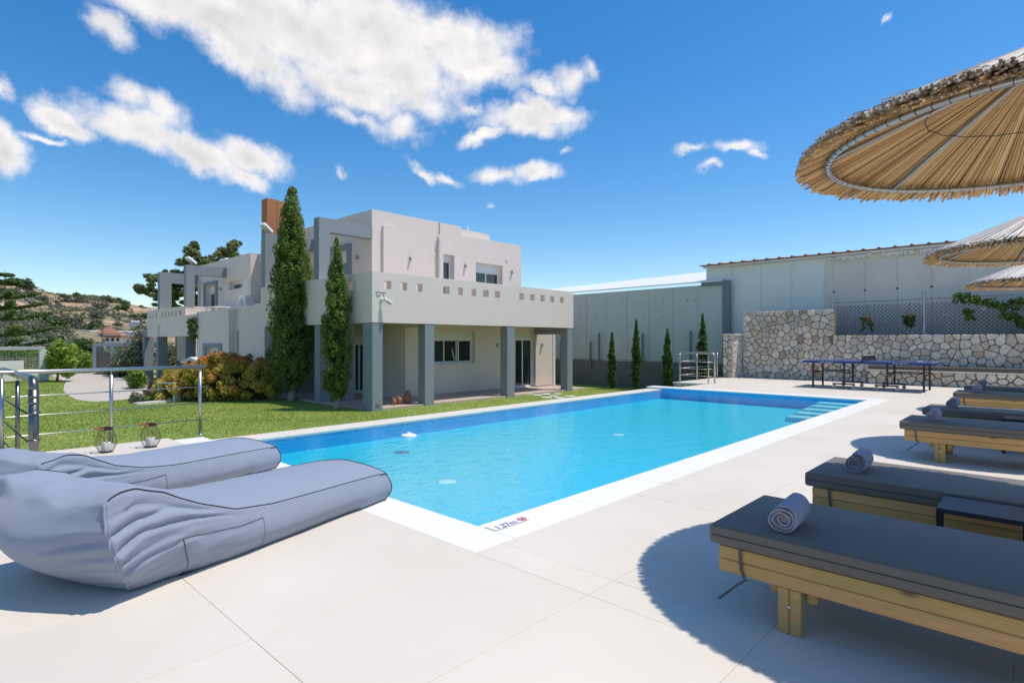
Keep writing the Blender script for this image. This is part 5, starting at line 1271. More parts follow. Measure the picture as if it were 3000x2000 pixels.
def make_towel():
    t = thing('rolled_towel', '', 'towel', (0, 0, 0), 'rolled towels on the sun loungers')
    ln, Rr, turns, th = .27, .066, 3.1, .0085; n = 110
    def sp(u, off): 
        a = u*turns*2*math.pi; r = .010+(Rr-.010)*u**.8; wob = 1+.05*math.sin(a*1.7+.6)+.03*math.sin(a*3.1); return ((r*wob+off)*math.cos(a+1.2), (r*wob*.93+off)*math.sin(a+1.2))
    q = MB(); vs = []; cols = 6
    for i in range(n+1):
        u = i/n; o_ = sp(u, th*.5); i_ = sp(u, -th*.5); e = .006*math.sin(i*.5)
        for k in range(cols+1):
            y = ln*k/cols + (e if k == 0 else 0)+(-e if k == cols else 0); bul = 1+.03*math.sin(math.pi*k/cols); vs.append((o_[0]*bul, y, o_[1]*bul+Rr))
        for k in range(cols+1):
            y = ln*k/cols + (e if k == 0 else 0)+(-e if k == cols else 0); vs.append((i_[0], y, i_[1]+Rr))
    m_ = 2*(cols+1); fs = []
    for i in range(n):
        for k in range(cols): fs.append((i*m_+k, i*m_+k+1, (i+1)*m_+k+1, (i+1)*m_+k)); fs.append((i*m_+cols+1+k, (i+1)*m_+cols+1+k, (i+1)*m_+cols+2+k, i*m_+cols+2+k))
        fs.append((i*m_, (i+1)*m_, (i+1)*m_+cols+1, i*m_+cols+1)); fs.append((i*m_+cols, i*m_+m_-1, (i+1)*m_+m_-1, (i+1)*m_+cols))
    fs.append(tuple([n*m_+k for k in range(cols+1)]+[n*m_+m_-1-k for k in range(cols+1)]))
    q.add(vs, fs); q.build('towel_roll', TOWEL, t, local=True, smooth=False)
    q = MB(); q.lathe([(0, .012), (Rr*.88, .012), (Rr*.88, ln-.012), (0, ln-.012)], 0, 0, 20, False); q.v = [(a, c_, b_*.92+Rr) for a, b_, c_ in q.v]; q.build('inner_layers', TOWELIN, t, local=True)
    return t
tw = make_towel()
TW = [(.27, .06, 4, 'grey rolled towel on the nearest sun lounger'), (.22, .16, 2, 'rolled towel on the second nearest lounger, its back end in the sun'), (.24, .10, 0, 'rolled towel on the third lounger from the front'), (.25, .16, -2, 'rolled towel on the fourth lounger from the front'), (.27, .12, 1, 'rolled towel on the fifth lounger from the front'), (.24, .10, 3, 'rolled towel on the farthest lounger')]
for i, ((dx, dy, rz, lab), (x, y, _)) in enumerate(zip(TW, LS)):
    o = tw if i == 0 else copy_tree(tw); o.location = (x+dx, y+dy, .4185); o.rotation_euler = (0, 0, R(rz)); o['label'] = lab
def side_table(y, label, dx=0):
    X0, X1, Y0, Y1, Z = -.44+dx, -.06+dx, y, y+.42, .405; t = thing('side_table', label, 'side table', ((X0+X1)/2, (Y0+Y1)/2, 0), 'black metal side tables between the loungers')
    q = MB(); q.bbox(X0, X1, Y0, Y1, Z-.025, Z, .002, 1); q.build('table_top', TABLEBLUE, t)
    for x in (X0, X1-.032):
        for yy in (Y0, Y1-.032): q = MB(); q.box(x+.0005, x+.0315, yy+.0005, yy+.0315, 0, Z-.0255); q.build('leg', DARKMETAL, t)
    q = MB(); q.box(X0+.033, X1-.033, Y0+.03, Y1-.03, .16, .175); q.build('lower_shelf', TABLEBLUE, t)
side_table(3.80, 'black metal side table between the two nearest loungers'); side_table(8.72, 'black side table between the third and fourth loungers', .05); side_table(13.62, 'black side table between the two farthest loungers', .1)

# ------------------------------------------------------------------ thatched parasols
def make_parasol():
    t = thing('thatched_parasol', '', 'parasol', (0, 0, 0), 'reed thatched parasols over the loungers')
    ZR, RR, RISE = 2.34, 1.18, .50; AP = ZR+RISE
    g = random.Random(21)
    def cone_z(r, off=0): return AP-RISE*(r/RR)-.03*math.sin(math.pi*min(1, r/RR))+off
    # reed layers: tan underside and weathered top
    def reeds(n, off0, off1, r_in, r_out, rad, seed, cap):
        g = random.Random(seed); V = []; Fc = []; mi = []; rv = []
        for i in range(n):
            a = 2*math.pi*(i+g.uniform(-.4, .4))/n; ro = r_out*(1+g.uniform(-.035, .02)); ri = r_in*g.uniform(.5, 1.6); off = g.uniform(off0, off1); rd = rad*g.uniform(.6, 1.3); tw_ = g.uniform(-.035, .035)
            d = Vector((math.cos(a), math.sin(a), 0)); d2 = Vector((math.cos(a+tw_), math.sin(a+tw_), 0)); p0 = d*ri; p0.z = cone_z(ri, off); p1 = d2*ro; p1.z = cone_z(ro, off+g.uniform(-.006, .006))
            ax = (p1-p0).normalized(); sx = ax.cross(Vector((0, 0, 1))).normalized(); sz = sx.cross(ax); b = len(V)
            for p, k in ((p0, .5), (p1, 1)):
                for t_ in (0, 1, 2, 3): an = math.pi/2*t_+.78; V.append(p+(sx*math.cos(an)+sz*math.sin(an))*rd*k)
            for t_ in range(4): Fc.append((b+t_, b+(t_+1) % 4, b+4+(t_+1) % 4, b+4+t_)); mi.append(0)
            Fc.append((b+4, b+5, b+6, b+7)); mi.append(1); r0 = g.random(); rv += [r0]*5
        me = bpy.data.meshes.new('reeds'); me.from_pydata(V, [], Fc); me.polygons.foreach_set('material_index', mi); a_ = me.attributes.new('rnd', 'FLOAT', 'FACE'); a_.data.foreach_set('value', rv)
        return me
    me = reeds(1500, -.012, .006, .10, RR, .0062, 5, 1); me.materials.append(REED); me.materials.append(REEDEND); o = link_mesh('under_reeds', me, t); o['kind'] = 'stuff'
    me = reeds(700, .008, .022, .25, RR*.995, .0075, 9, 1); me.materials.append(REED); me.materials.append(REEDEND); o = link_mesh('inner_reeds', me, t); o['kind'] = 'stuff'
    me = reeds(1400, .030, .062, .06, RR*.985, .0085, 6, 1); me.materials.append(REEDTOP); me.materials.append(REEDEND); o = link_mesh('top_reeds', me, t); o['kind'] = 'stuff'
    # loose shorter pieces on top
    V = []; Fc = []; rv = []
    for i in range(900):
        a = g.uniform(0, 6.283); r0 = g.uniform(.05, 1.0)*RR*.9; l = g.uniform(.12, .4); r1 = min(RR*.99, r0+l); da = g.uniform(-.05, .05); of = g.uniform(.062, .078)
        p0 = Vector((math.cos(a)*r0, math.sin(a)*r0, cone_z(r0, of))); p1 = Vector((math.cos(a+da)*r1, math.sin(a+da)*r1, cone_z(r1, of+g.uniform(-.01, .014)))); s_ = Vector((-math.sin(a), math.cos(a), 0))*g.uniform(.004, .009); b = len(V)
        V += [p0-s_, p0+s_, p1+s_, p1-s_]; Fc.append((b, b+1, b+2, b+3)); rv.append(g.random())
    me = bpy.data.meshes.new('loose_straw'); me.from_pydata(V, [], Fc); at = me.attributes.new('rnd', 'FLOAT', 'FACE'); at.data.foreach_set('value', rv); me.materials.append(REEDTOP); o = link_mesh('loose_straw', me, t); o['kind'] = 'stuff'
    q = MB(); n = 72; pr = [(.0, cone_z(0, .024)), (.6, cone_z(.6, .024)), (RR*.93, cone_z(RR*.93, .024)), (RR*.93, cone_z(RR*.93, .029)), (.6, cone_z(.6, .029)), (0, cone_z(0, .029))]
    q.lathe(pr, 0, 0, n, False); q.build('light_block_cone', REEDEND, t, local=True)  # solid cone added between the reed layers to keep the canopy shadow closed
    ring_r = RR*.865; q = MB(); zz = cone_z(ring_r, -.032)
    q.tube([(math.cos(2*math.pi*i/64)*ring_r, math.sin(2*math.pi*i/64)*ring_r, zz) for i in range(64)], .0165, 10, closed=True); q.build('ring', GALV, t, local=True, smooth=True)
    for k in range(6):
        a = R(22+60*k); q = MB(); q.tube([(math.cos(a)*.05, math.sin(a)*.05, cone_z(.05, -.036)), (math.cos(a)*ring_r, math.sin(a)*ring_r, zz+.004)], .0125, 8); q.build('rib', GALV, t, local=True, smooth=True)
    q = MB(); r2 = RR*.45
    q.tube([(math.cos(2*math.pi*i/40)*r2*(1+.02*math.sin(i*3)), math.sin(2*math.pi*i/40)*r2*(1+.02*math.sin(i*3)), cone_z(r2, -.018)) for i in range(40)], .0028, 5, closed=True); q.build('tie_wire', PIPING, t, local=True)
    q = MB()
    for i in range(90):
        a = 2*math.pi*i/90; c_ = Vector((math.cos(a)*ring_r, math.sin(a)*ring_r, zz)); d = Vector((math.cos(a), math.sin(a), 0)); q.tube([c_+(d*math.cos(u)+Vector((0, 0, 1))*math.sin(u))*.0185 for u in [j*math.pi/3 for j in range(6)]], .0016, 4, closed=True)
    o = q.build('ring_lashing', PIPING, t, local=True, fix=False); o['kind'] = 'stuff'
    q = MB(); q.tube([(0, 0, .04), (0, 0, cone_z(0, -.02))], .03, 14); q.build('pole', GALV, t, local=True, smooth=True)
    q = MB(); q.lathe([(0, .0), (.26, .0), (.26, .03), (.05, .05), (.05, .12), (.0, .12)], 0, 0, 28, False); q.build('base', CONCRETE, t, local=True)
    q = MB(); q.lathe([(0, AP+.02), (.10, AP-.0), (.07, AP+.08), (.02, AP+.12), (0, AP+.12)], 0, 0, 16, False); q.build('finial', REEDTOP, t, local=True)
    return t
pp = make_parasol()
for i, (y, rz, lab) in enumerate(((4.12, 0, 'nearest thatched parasol, its steel ring and rib seen from below'), (9.18, 25, 'middle thatched parasol, over the third and fourth loungers'), (14.18, 50, 'farthest thatched parasol, near the climbing plant'))):
    o = pp if i == 0 else copy_tree(pp); o.location = (.006, y, 0); o.rotation_euler = (0, 0, R(rz)); o['label'] = lab
# ================================================================== TREES AND PLANTS
def cypress(name, label, x, y, h, prof, seed, mat=L_CYP, trunk=.35, tr=.10, lump=.15, n=420, per=46, size=.05, extras=(), group=None):
    """prof: list of (height fraction, radius)"""
    t = thing(name, label, 'cypress', (x, y, GZ), group); g = random.Random(seed); zs = [p[0] for p in prof]; rs = [p[1] for p in prof]
    cs = []; rr = []
    while len(cs) < n:
        f = g.random(); R0 = float(np.interp(f, zs, rs))
        if g.random() > (R0+.04)/(max(rs)+.04): continue
        a = g.uniform(0, 6.283); lob = 1+.13*math.sin(3*a+f*17)+.10*math.sin(5*a-f*31)
        l = min(lump, R0*.75+.03)*g.uniform(.65, 1.2); r = max(0, R0*lob-l*.6)*(g.uniform(.95, 1.12) if g.random() < .6 else g.uniform(.6, .95))
        cs.append((x+math.cos(a)*r, y+math.sin(a)*r, GZ+trunk+(h-trunk)*f)); rr.append((l*.85, l*.85, l*1.35))
    for (dx, dy, dz, l) in extras:
        for k in range(5): u = k/4; cs.append((x+dx*u, y+dy*u, GZ+dz+abs(dx)*.25*u)); rr.append((l*(1-.5*u),)*3)
    P, r = leaves(cs, rr, per, size, seed, up=.55, aspect=1.7, shell=.78)
    link_mesh('crown', quads_mesh('crown', P-np.array(origin(t)), mat, r), t)
    q = MB(); q.lathe([(max(.01, float(np.interp(f, zs, rs))*.55), GZ+trunk+.12+(h-trunk-.3)*f) for f in [i/14 for i in range(15)]], x, y, 12); q.build('shade_core', CORE, t)
    q = MB(); q.tube([(x, y, GZ-.05), (x+.02, y, GZ+.15), (x, y+.02, GZ+trunk+.3), (x, y, GZ+h*.7)], [tr*1.35, tr, tr*.85, .02], 10); q.build('trunk', PALEBARK, t, smooth=True)
    return t
cypress('cypress_tree', 'tall dark cypress on the lawn in front of the brick chimney', -19.03, 9.08, 7.40,
        [(0, .22), (.05, .52), (.12, .70), (.3, .68), (.45, .66), (.55, .60), (.7, .50), (.82, .37), (.92, .26), (.97, .16), (1, .05)], 3, trunk=.45, tr=.13, lump=.165, n=640, per=84, size=.040,
        extras=((.55, .5, 2.55, .12), (-.75, -.1, 3.35, .11), (.45, .55, 2.85, .14), (-.45, -.3, 4.3, .09)))
cypress('cypress_tree', 'medium cypress on the lawn between two grey house columns', -15.62, 8.85, 5.18,
        [(0, .12), (.05, .30), (.12, .40), (.3, .40), (.5, .385), (.62, .36), (.72, .28), (.82, .20), (.92, .12), (1, .03)], 5, trunk=.32, tr=.10, lump=.115, n=430, per=70, size=.032, extras=((-.42, -.2, 1.95, .08), (-.30, -.1, 3.75, .07)))
for (x, h, w_, sd, lab) in ((-13.75, 2.42, .17, 1, 'leftmost and shortest of the four slim cypresses by the warehouse'), (-12.55, 2.95, .19, 2, 'second slim cypress from the left, with a small dead twig at its side'),
                            (-11.12, 2.55, .19, 3, 'third slim cypress from the left by the warehouse wall'), (-9.65, 3.1, .22, 4, 'rightmost slim cypress, behind the small steel railing')):
    cypress('slim_cypress', lab, x, 20.9, h, [(0, w_*.55), (.08, w_*.95), (.3, w_), (.55, w_*.92), (.75, w_*.6), (.9, w_*.28), (1, .015)], 20+sd, L_CYP2, trunk=.12, tr=.03, lump=.07, n=230, per=34, size=.036,
            extras=((-.35, .05, .55, .05),) if sd in (2, 3) else (((.40, .0, .95, .07), (-.42, 0, .75, .08), (-.3, 0, 1.2, .06), (.3, 0, .6, .08)) if sd == 4 else ()), group='slim cypresses along the warehouse wall')

def blob_tree(name, label, cat, clumps, mat, per, size, seed, trunk=None, bark=BARK, group=None, base=None, core=.0, shell=.45, aspect=1.7, flat=1, up=0):
    """clumps: list of (x,y,z,r)"""
    b0 = base or (clumps[0][0], clumps[0][1], GZ); t = thing(name, label, cat, b0, group)
    cs = [c[:3] for c in clumps]; rr = [c[3] for c in clumps]
    P, r = leaves(cs, rr, per, size, seed, shell=shell, aspect=aspect, flat=flat, up=up); link_mesh('crown', quads_mesh('crown', P-np.array(origin(t)), mat, r), t)
    if trunk:
        q = MB(); 
        for pts, rad in trunk: q.tube(pts, rad, 8)
        q.build('trunk', bark, t, smooth=True)
    return t
# photinia hedge bush, red-tipped
def photinia():
    g = random.Random(5); t = thing('photinia_bush', 'wide bush with yellow, green and orange-red leaves in front of the left house wall', 'bush', (-20.6, 7.4, GZ)); cs = []; rr = []; red = []; rd = []
    A = np.array((-22.3, 6.05)); B = np.array((-19.55, 8.75))
    for k in range(330):
        u = g.random(); v = g.uniform(-1, 1); c = A+(B-A)*u; nrm = np.array((-.71, .71)); H = .70+.86*float(np.interp(u, [0, .15, .3, .45, .6, .7, .85, 1], [.35, .45, .62, 1.0, .95, .78, .82, .45]))
        z = g.random()**.8; wd = .62*math.sqrt(max(.05, 1-(z*.95)**2.2)); p = c+nrm*v*wd*-1; 
        x_, y_ = p; z_ = GZ+.12+z*(H-.1); cs.append((x_, y_, z_)); rr.append(.17)
        if z > .80 and .28 < u < .95 or (g.random() < .08): red.append((x_, y_, z_+.06)); rd.append(.15)
    P, r = leaves(cs, rr, 110, .042, 6, shell=.3, aspect=2); link_mesh('foliage', quads_mesh('foliage', P-np.array(origin(t)), L_PHOT, r), t)
    P, r = leaves(red, rd, 46, .055, 7, shell=.3, aspect=2.2, up=.5); link_mesh('red_shoots', quads_mesh('red_shoots', P-np.array(origin(t)), L_PHOTRED, r), t)
    q = MB()
    for k in range(26):
        u = g.random(); c = A+(B-A)*u; q.tube([(c[0], c[1], GZ-.02), (c[0]+g.uniform(-.2, .2), c[1]+g.uniform(-.2, .2), GZ+.9)], [.018, .008], 5)
    q.build('stem', BARK, t)
    q = MB(); q.prism([(A[0]+.28, A[1]+.2), (B[0]-.1, B[1]-.35), (B[0]-.35, B[1]), (A[0], A[1]+.5)], GZ+.08, GZ+.95); q.build('shade_core', CORE, t)
photinia()
# conifers behind the house
def conifer(label, clumps_px, depth, seed, per=150, size=.10, trunk_px=None, core=True):
    g = random.Random(seed); cl = []
    for (x, y, w_, h_, k) in clumps_px:
        for i in range(k):
            px, py = x+g.uniform(-w_, w_), y+g.uniform(-h_, h_); p = at_depth(px, py, depth+g.uniform(-1.6, 1.6)); cl.append((p.x, p.y, p.z, g.uniform(.20, .42)))
    b0 = at_depth(*(trunk_px or (clumps_px[0][0], 900)), depth); b0 = Vector((b0.x, b0.y, -.8))
    return blob_tree('conifer_tree', label, 'tree', cl, L_CEDAR, per, size, seed, base=b0[:], trunk=[([b0, b0+Vector((0, 0, 3)), b0+Vector((.1, 0, 6.3))], [.28, .22, .08])], shell=.25, flat=.55)
conifer('broad dark conifer seen behind the left grey frames', [(430,850,28,14,14), (470,840,34,26,24), (520,830,50,40,46), (560,860,60,40,46), (610,850,50,40,30), (480,885,28,12,10), (565,770,22,28,22), (560,735,14,12,8), (569,715,6,10,5), (535,765,24,8,8), (600,765,24,14,12), (445,815,16,8,4), (410,853,8,5,3), (640,830,30,40,14), (500,808,20,10,6)], 44, 31, trunk_px=(555, 900))
conifer('conifer with a bent top rising behind the left wing roof', [(620,772,24,12,14), (648,752,24,12,14), (668,742,20,12,10), (682,722,12,10,7), (694,712,8,6,4), (600,785,18,8,8), (660,790,50,20,20)], 42, 33, trunk_px=(640, 900))
# araucaria at the far left
def araucaria():
    b0 = at_depth(18, 1080, 42); b0.z = GZ; t = thing('norfolk_pine', 'star-shaped Norfolk pine with tiered branches at the far left', 'tree', b0[:]); top = at_depth(14, 790, 42); g = random.Random(9)
    q = MB(); q.tube([b0, (b0+top)/2+Vector((.05, 0, 0)), top], [.14, .09, .02], 8); q.build('trunk', PALEBARK, t, smooth=True); cs = []; rr = []; q = MB()
    tiers = [(804, .35, 0), (826, .75, 4), (872, 1.9, 8), (905, 2.3, 8), (938, 2.9, 9), (985, 3.1, 9), (1020, 3.2, 9), (1045, 3.4, 9)]
    for y, ln, dr in tiers:
        z = EYE+(1000-y)/F_PX*42; nb = 7 if ln > 1 else 5
        for k in range(nb):
            a = 2*math.pi*(k+g.random()*.4)/nb; e = Vector((math.cos(a)*ln, math.sin(a)*ln, ln*.24-.15)); p0 = Vector((b0.x, b0.y, z)); q.tube([p0, p0+e*.5-Vector((0, 0, .06)), p0+e], [.035, .025, .01], 5)
            for i in range(14):
                u = .18+.82*i/13; c = p0+e*u+Vector((0, 0, -.05+.10*u)); cs.append(c[:]); rr.append((.17+.15*ln/3, .17+.15*ln/3, .10))
    q.build('branch', BARK, t); P, r = leaves(cs, rr, 46, .07, 12, shell=.2, aspect=2.6, up=.6); link_mesh('crown', quads_mesh('crown', P-np.array(origin(t)), L_PINE, r), t)
araucaria()
# lemon tree
def rnd_clumps(px_list, depth, seed, rad, spread=.5):
    g = random.Random(seed); out = []
    for (x, y, w_, h_, k) in px_list:
        for i in range(k):
            a = g.uniform(0, 6.283); m_ = math.sqrt(g.random()); p = at_depth(x+math.cos(a)*w_*m_, y+math.sin(a)*h_*m_, depth+g.uniform(-spread, spread)); out.append((p.x, p.y, p.z, rad*g.uniform(.7, 1.25)))
    return out
def tree_at(name, label, cat, px, base_px, depth, mat, seed, rad, per, size, **k):
    b = at_depth(*base_px, depth); b.z = k.pop('bz', GZ); cl = rnd_clumps(px, depth, seed, rad, k.pop('spread', .5)); top = Vector(np.mean([c[:3] for c in cl], 0)); tr = k.pop('tr', .06)
    br = [([b, b+(top-b)*.45, top], [tr, tr*.8, tr*.4])]
    g = random.Random(seed)
    for i in range(4): c = Vector(g.choice(cl)[:3]); br.append(([b+(top-b)*.4, b+(top-b)*.4+(c-b-(top-b)*.4)*.5, c], [tr*.6, tr*.4, tr*.15]))
    return blob_tree(name, label, cat, cl, mat, per, size, seed, trunk=br, base=b[:], **k)
tree_at('lemon_tree', 'small bright yellow-green citrus tree on the lawn by the driveway', 'tree', [(168,1050,14,40,22), (160,1075,26,14,22), (190,1062,24,22,24), (155,1045,12,12,8), (176,1030,8,26,8), (210,1025,10,14,5), (200,1088,16,6,6)], (167, 1117), 29.2, L_YELLOW, 3, .24, 90, .085)
tree_at('olive_tree', 'grey-green olive tree left of the house behind the gate portal', 'tree', [(395,1035,42,30,40), (365,1060,30,24,24), (415,1000,20,22,16), (420,1065,20,25,16)], (380, 1098), 33, L_OLIVE, 4, .36, 100, .085, spread=1)
tree_at('olive_tree', 'olive tree seen between the columns of the left wing', 'tree', [(505,1045,26,26,30), (480,1030,22,26,20), (520,1068,22,16,14)], (500, 1095), 36, L_OLIVE, 14, .36, 90, .085, spread=1)
tree_at('shrub', 'rounded dark green shrub in front of the leftmost grey column', 'bush', [(400,1112,22,18,26)], (400, 1130), 25, L_GREEN, 5, .22, 90, .07)
tree_at('shrub', 'green shrub at the foot of the left wing columns beside the potted plant', 'bush', [(472,1150,20,16,18), (480,1140,10,18,8)], (475, 1168), 20.5, L_DARK, 6, .14, 90, .05)
tree_at('flowering_bush', 'small light green bush with pale flowers beside the driveway', 'bush', [(408,1166,22,12,22), (395,1172,14,8,8)], (405, 1182), 19.4, L_OLIVE, 7, .13, 80, .04)
tree_at('ground_cover', 'low bright yellow-green plant patch on the lawn edge', 'plant', [(450,1170,32,5,22)], (450, 1180), 19.6, L_YELLOW, 8, .09, 80, .035)
tree_at('hedge', 'bright green clipped hedge behind the driveway', 'hedge', [(245,1058,36,18,46), (235,1070,40,12,20)], (250, 1092), 38, L_GREEN, 9, .40, 110, .10, spread=1.2)
tree_at('hedge', 'dark green hedge behind the bright one', 'hedge', [(250,1022,40,14,34), (225,1030,24,14,14)], (250, 1090), 43, L_DARK, 10, .45, 110, .12, spread=1.5)
tree_at('hedge', 'low clipped hedge behind the railing beside the granite gate pillar', 'hedge', [(340,1085,26,9,20), (380,1080,36,10,24)], (350, 1097), 34, L_OLIVE, 11, .3, 100, .08)
tree_at('pine_bush', 'spreading dark green bush under the Norfolk pine', 'bush', [(40,1045,60,14,40), (100,1040,24,10,14)], (40, 1085), 40, L_GREEN, 12, .45, 100, .12, spread=1.2)
def potted():
    b = pix(438, 1168, GZ); t = thing('potted_plant', 'terracotta pot with reddish spiky leaves on the lawn edge', 'potted plant', b[:]); q = MB()
    q.lathe([(0, GZ), (.14, GZ), (.20, GZ+.26), (.23, GZ+.27), (.23, GZ+.32), (.19, GZ+.32), (0, GZ+.29)], b.x, b.y, 18, False); q.build('pot', CLAY, t)
    g = random.Random(2); V = []; 
    for i in range(70):
        a = g.uniform(0, 6.283); el = g.uniform(.5, 1.45); L_ = g.uniform(.35, .65); d = Vector((math.cos(a)*math.cos(el), math.sin(a)*math.cos(el), math.sin(el))); s_ = Vector((-math.sin(a), math.cos(a), 0))*.012; p = Vector((b.x, b.y, GZ+.3)); V.append([p-s_, p+s_, p+d*L_])
    P = np.array([[list(v) for v in tri] for tri in V]); link_mesh('leaves', quads_mesh('leaves', P-np.array(origin(t)), L_SPIKE, np.random.default_rng(1).random(len(P))), t)
potted()
def wall_creeper():
    t = thing('wall_shrub', 'small leafy shoot growing from the corner of the left wing band', 'plant', (-28.3, 8.9, 1.6)); g = random.Random(3)
    cs = [(-28.35+g.uniform(-.45, .25), 8.86+g.uniform(-.1, .05), 1.9+g.uniform(-.45, .45)) for i in range(26)]; P, r = leaves(cs, [.13]*26, 40, .06, 2, shell=.2); link_mesh('foliage', quads_mesh('foliage', P-np.array(origin(t)), L_CEDAR, r), t)
    q = MB(); q.tube([(-28.2, 8.95, 1.4), (-28.35, 8.85, 1.9), (-28.5, 8.85, 2.3)], .012, 5); q.build('stem', BARK, t)
wall_creeper()

# ================================================================== OBJECTS ON THE FAR LAWN
def garden_objects():
    # white practice net on a grey-white frame
    b = pix(128, 1115, GZ); a = pix(-60, 1126, GZ); t = thing('sports_net', 'white framed ball net with a white cloth panel at the left of the lawn', 'goal net', b[:])
    d = (Vector(a)-Vector(b)); d.z = 0; d.normalize(); H = lambda y, dist: EYE+(1000-y)/F_PX*dist
    q = MB(); p0 = Vector((b.x, b.y, GZ)); q.obox(p0+Vector((0, 0, 0)), p0+Vector((0, 0, 1.62)), .38, .38); q.build('pillar', WHITEWALL, t)
    q = MB(); q.obox(p0+Vector((0, 0, 1.71)), p0+d*7+Vector((0, 0, 1.71)), .25, .17); q.build('beam', LIGHTGREY, t)
    q = MB(); back = Vector((d.y, -d.x, 0)); back = back if back.y > 0 else -back; o0 = p0+back*.5
    q.obox(o0+Vector((0, 0, .62))+d*1.2, o0+d*7+Vector((0, 0, .62)), .03, .95); q.build('cloth', WHITEWALL, t)
    q = MB(); n = 46
    for i in range(n): q.tube([p0+d*(.25+6.5*i/n)+Vector((0, 0, .05)), p0+d*(.25+6.5*i/n)+Vector((0, 0, 1.62))], .008, 3, False)
    for k in range(14): q.tube([p0+d*.25+Vector((0, 0, .1+.11*k)), p0+d*6.8+Vector((0, 0, .1+.11*k))], .008, 3, False)
    o = q.build('netting', NET, t, fix=False); o['kind'] = 'stuff'
    # white gas meter cupboards next to it
    c = at_depth(138, 1075, 33); t = thing('meter_cupboard', 'pale grey cupboard box just right of the ball net', 'cupboard', (c.x, c.y, GZ)); q = MB(); q.bbox(c.x-.3, c.x+.3, c.y-.2, c.y+.2, GZ, GZ+1.5, .02, 1); q.build('body', LIGHTGREY, t); q = MB(); q.box(c.x-.31, c.x+.31, c.y-.21, c.y+.21, GZ+.95, GZ+.97); q.build('shelf', FLASH, t)
    # gate portal
    g0 = pix(281, 1097, GZ); Rv = Vector((math.cos(R(HEAD)), math.sin(R(HEAD)), 0)); Dv = Vector((-Rv.y, Rv.x, 0)); sc = 35.2/F_PX; t = thing('gate_portal', 'grey rendered gate portal with brown granite infill', 'gate', g0[:])
    def P(px, z): return Vector((g0.x, g0.y, z))+Rv*((px-281)*sc)
    q = MB(); q.obox(P(281, GZ), P(281, 1.0), .22, .25, Dv); q.build('gate_post', LIGHTGREY, t); q = MB(); q.obox(P(333, GZ), P(333, 1.0), .24, .25, Dv); q.build('gate_post', LIGHTGREY, t)
    q = MB(); q.obox(P(276, 1.1), P(404, 1.1), .25, .2); q.build('lintel', LIGHTGREY, t); q = MB(); q.obox(P(288, -.05), P(326, -.05), .16, 1.36); q.build('granite_panel', GRANITE, t)
    q = MB(); q.obox(P(291, .82), P(299, .82), .12, .36); q.build('letter_box', FLASH, t)
    q = MB(); q.obox(P(340, .25), P(374, .25), .10, .18); q.build('rail_board', FLASH, t)
    # garden wall behind
    t = thing('garden_wall', 'low pale wall with thin railing running behind the gate portal and trees', 'wall', (-50, 10, GZ)); a, b_ = at_depth(60, 1014, 62), at_depth(270, 1012, 62); q = MB(); q.obox(a-Vector((0, 0, .5)), b_-Vector((0, 0, .5)), .3, 1.0); q.build('wall_body', CONCRETE, t)
    q = MB()
    for i in range(50): p = a.lerp(b_, i/49); q.tube([p, p+Vector((0, 0, .55))], .02, 3, False)
    q.tube([a+Vector((0, 0, .55)), b_+Vector((0, 0, .55))], .02, 4); o = q.build('railing', GALV, t, fix=False)
    # white birdhouse / stone dovecote on a post
    c = pix(563, 1150, GZ); dist = 24.0; c = at_depth(563, 1150, 23.2); c.z = GZ; sc = 23.2/F_PX; t = thing('stone_birdhouse', 'white marble house-shaped lantern with arched opening in front of the left wing', 'garden lantern', c[:])
    zt = EYE+(1000-1047)*sc; zb = EYE+(1000-1062)*sc
    def Q(px, z, dd=0): return Vector((c.x, c.y, z))+Rv*((px-563)*sc)+Dv*dd
    q = MB(); hw = 27; fr_ = [(-hw, -.15), (-hw, -.07), (-12, .03), (0, .10), (12, .03), (hw, -.07), (hw, -.15), (14, -.13), (0, -.02), (-14, -.13)]
    vs = [Q(563+x, zt-.1+z+.02, -.2) for x, z in fr_]+[Q(563+x, zt-.1+z+.02, .3) for x, z in fr_]; k = len(fr_); q.add(vs, [(0,1,2,9),(9,2,3,8),(8,3,4,7),(7,4,5,6)]+[tuple(i+k for i in f[::-1]) for f in ((0,1,2,9),(9,2,3,8),(8,3,4,7),(7,4,5,6))]+[(i, (i+1) % k, k+(i+1) % k, k+i) for i in range(k)]); q.build('roof', PALESTONE, t)
    q = MB(); q.obox(Q(548, zt-.42), Q(548, zt-.2), .06, .35, Dv); q.obox(Q(578, zt-.42), Q(578, zt-.2), .06, .35, Dv); q.build('side_wall', PALESTONE, t); q = MB(); q.obox(Q(549, zt-.42, .12), Q(577, zt-.42, .12), .1, .5); q.build('opening_back', DARKMETAL, t)
    q = MB(); q.obox(Q(545, zt-.47), Q(581, zt-.47), .4, .08); q.obox(Q(563, GZ), Q(563, zt-.51), .28, .28, Dv); q.build('pedestal', PALESTONE, t)
    c = pix(495, 1176, GZ); t = thing('stone_table', 'small white-topped garden table left of the orange bush', 'table', c[:]); sc = 19.5/F_PX; zt = EYE-(1117-1000)*sc
    q = MB(); q.obox(Vector((c.x, c.y, zt-.03))-Rv*.28, Vector((c.x, c.y, zt-.03))+Rv*.32, .5, .05); q.build('table_top', PALESTONE, t); q = MB(); 
    for s_ in (-.24, .28): q.obox(Vector((c.x, c.y, GZ))+Rv*s_, Vector((c.x, c.y, zt-.06))+Rv*s_, .05, .4, Dv)
    q.build('legs', CONCRETE, t)
    t = thing('planter_kerb', 'pale stone kerb in front of the orange bush', 'kerb', (-22, 5.6, GZ)); a, b_ = pix(395, 1187, GZ), pix(510, 1176, GZ); q = MB(); q.obox(a+Vector((0, 0, .04)), b_+Vector((0, 0, .04)), .25, .08); q.build('kerb_stone', PALESTONE, t)
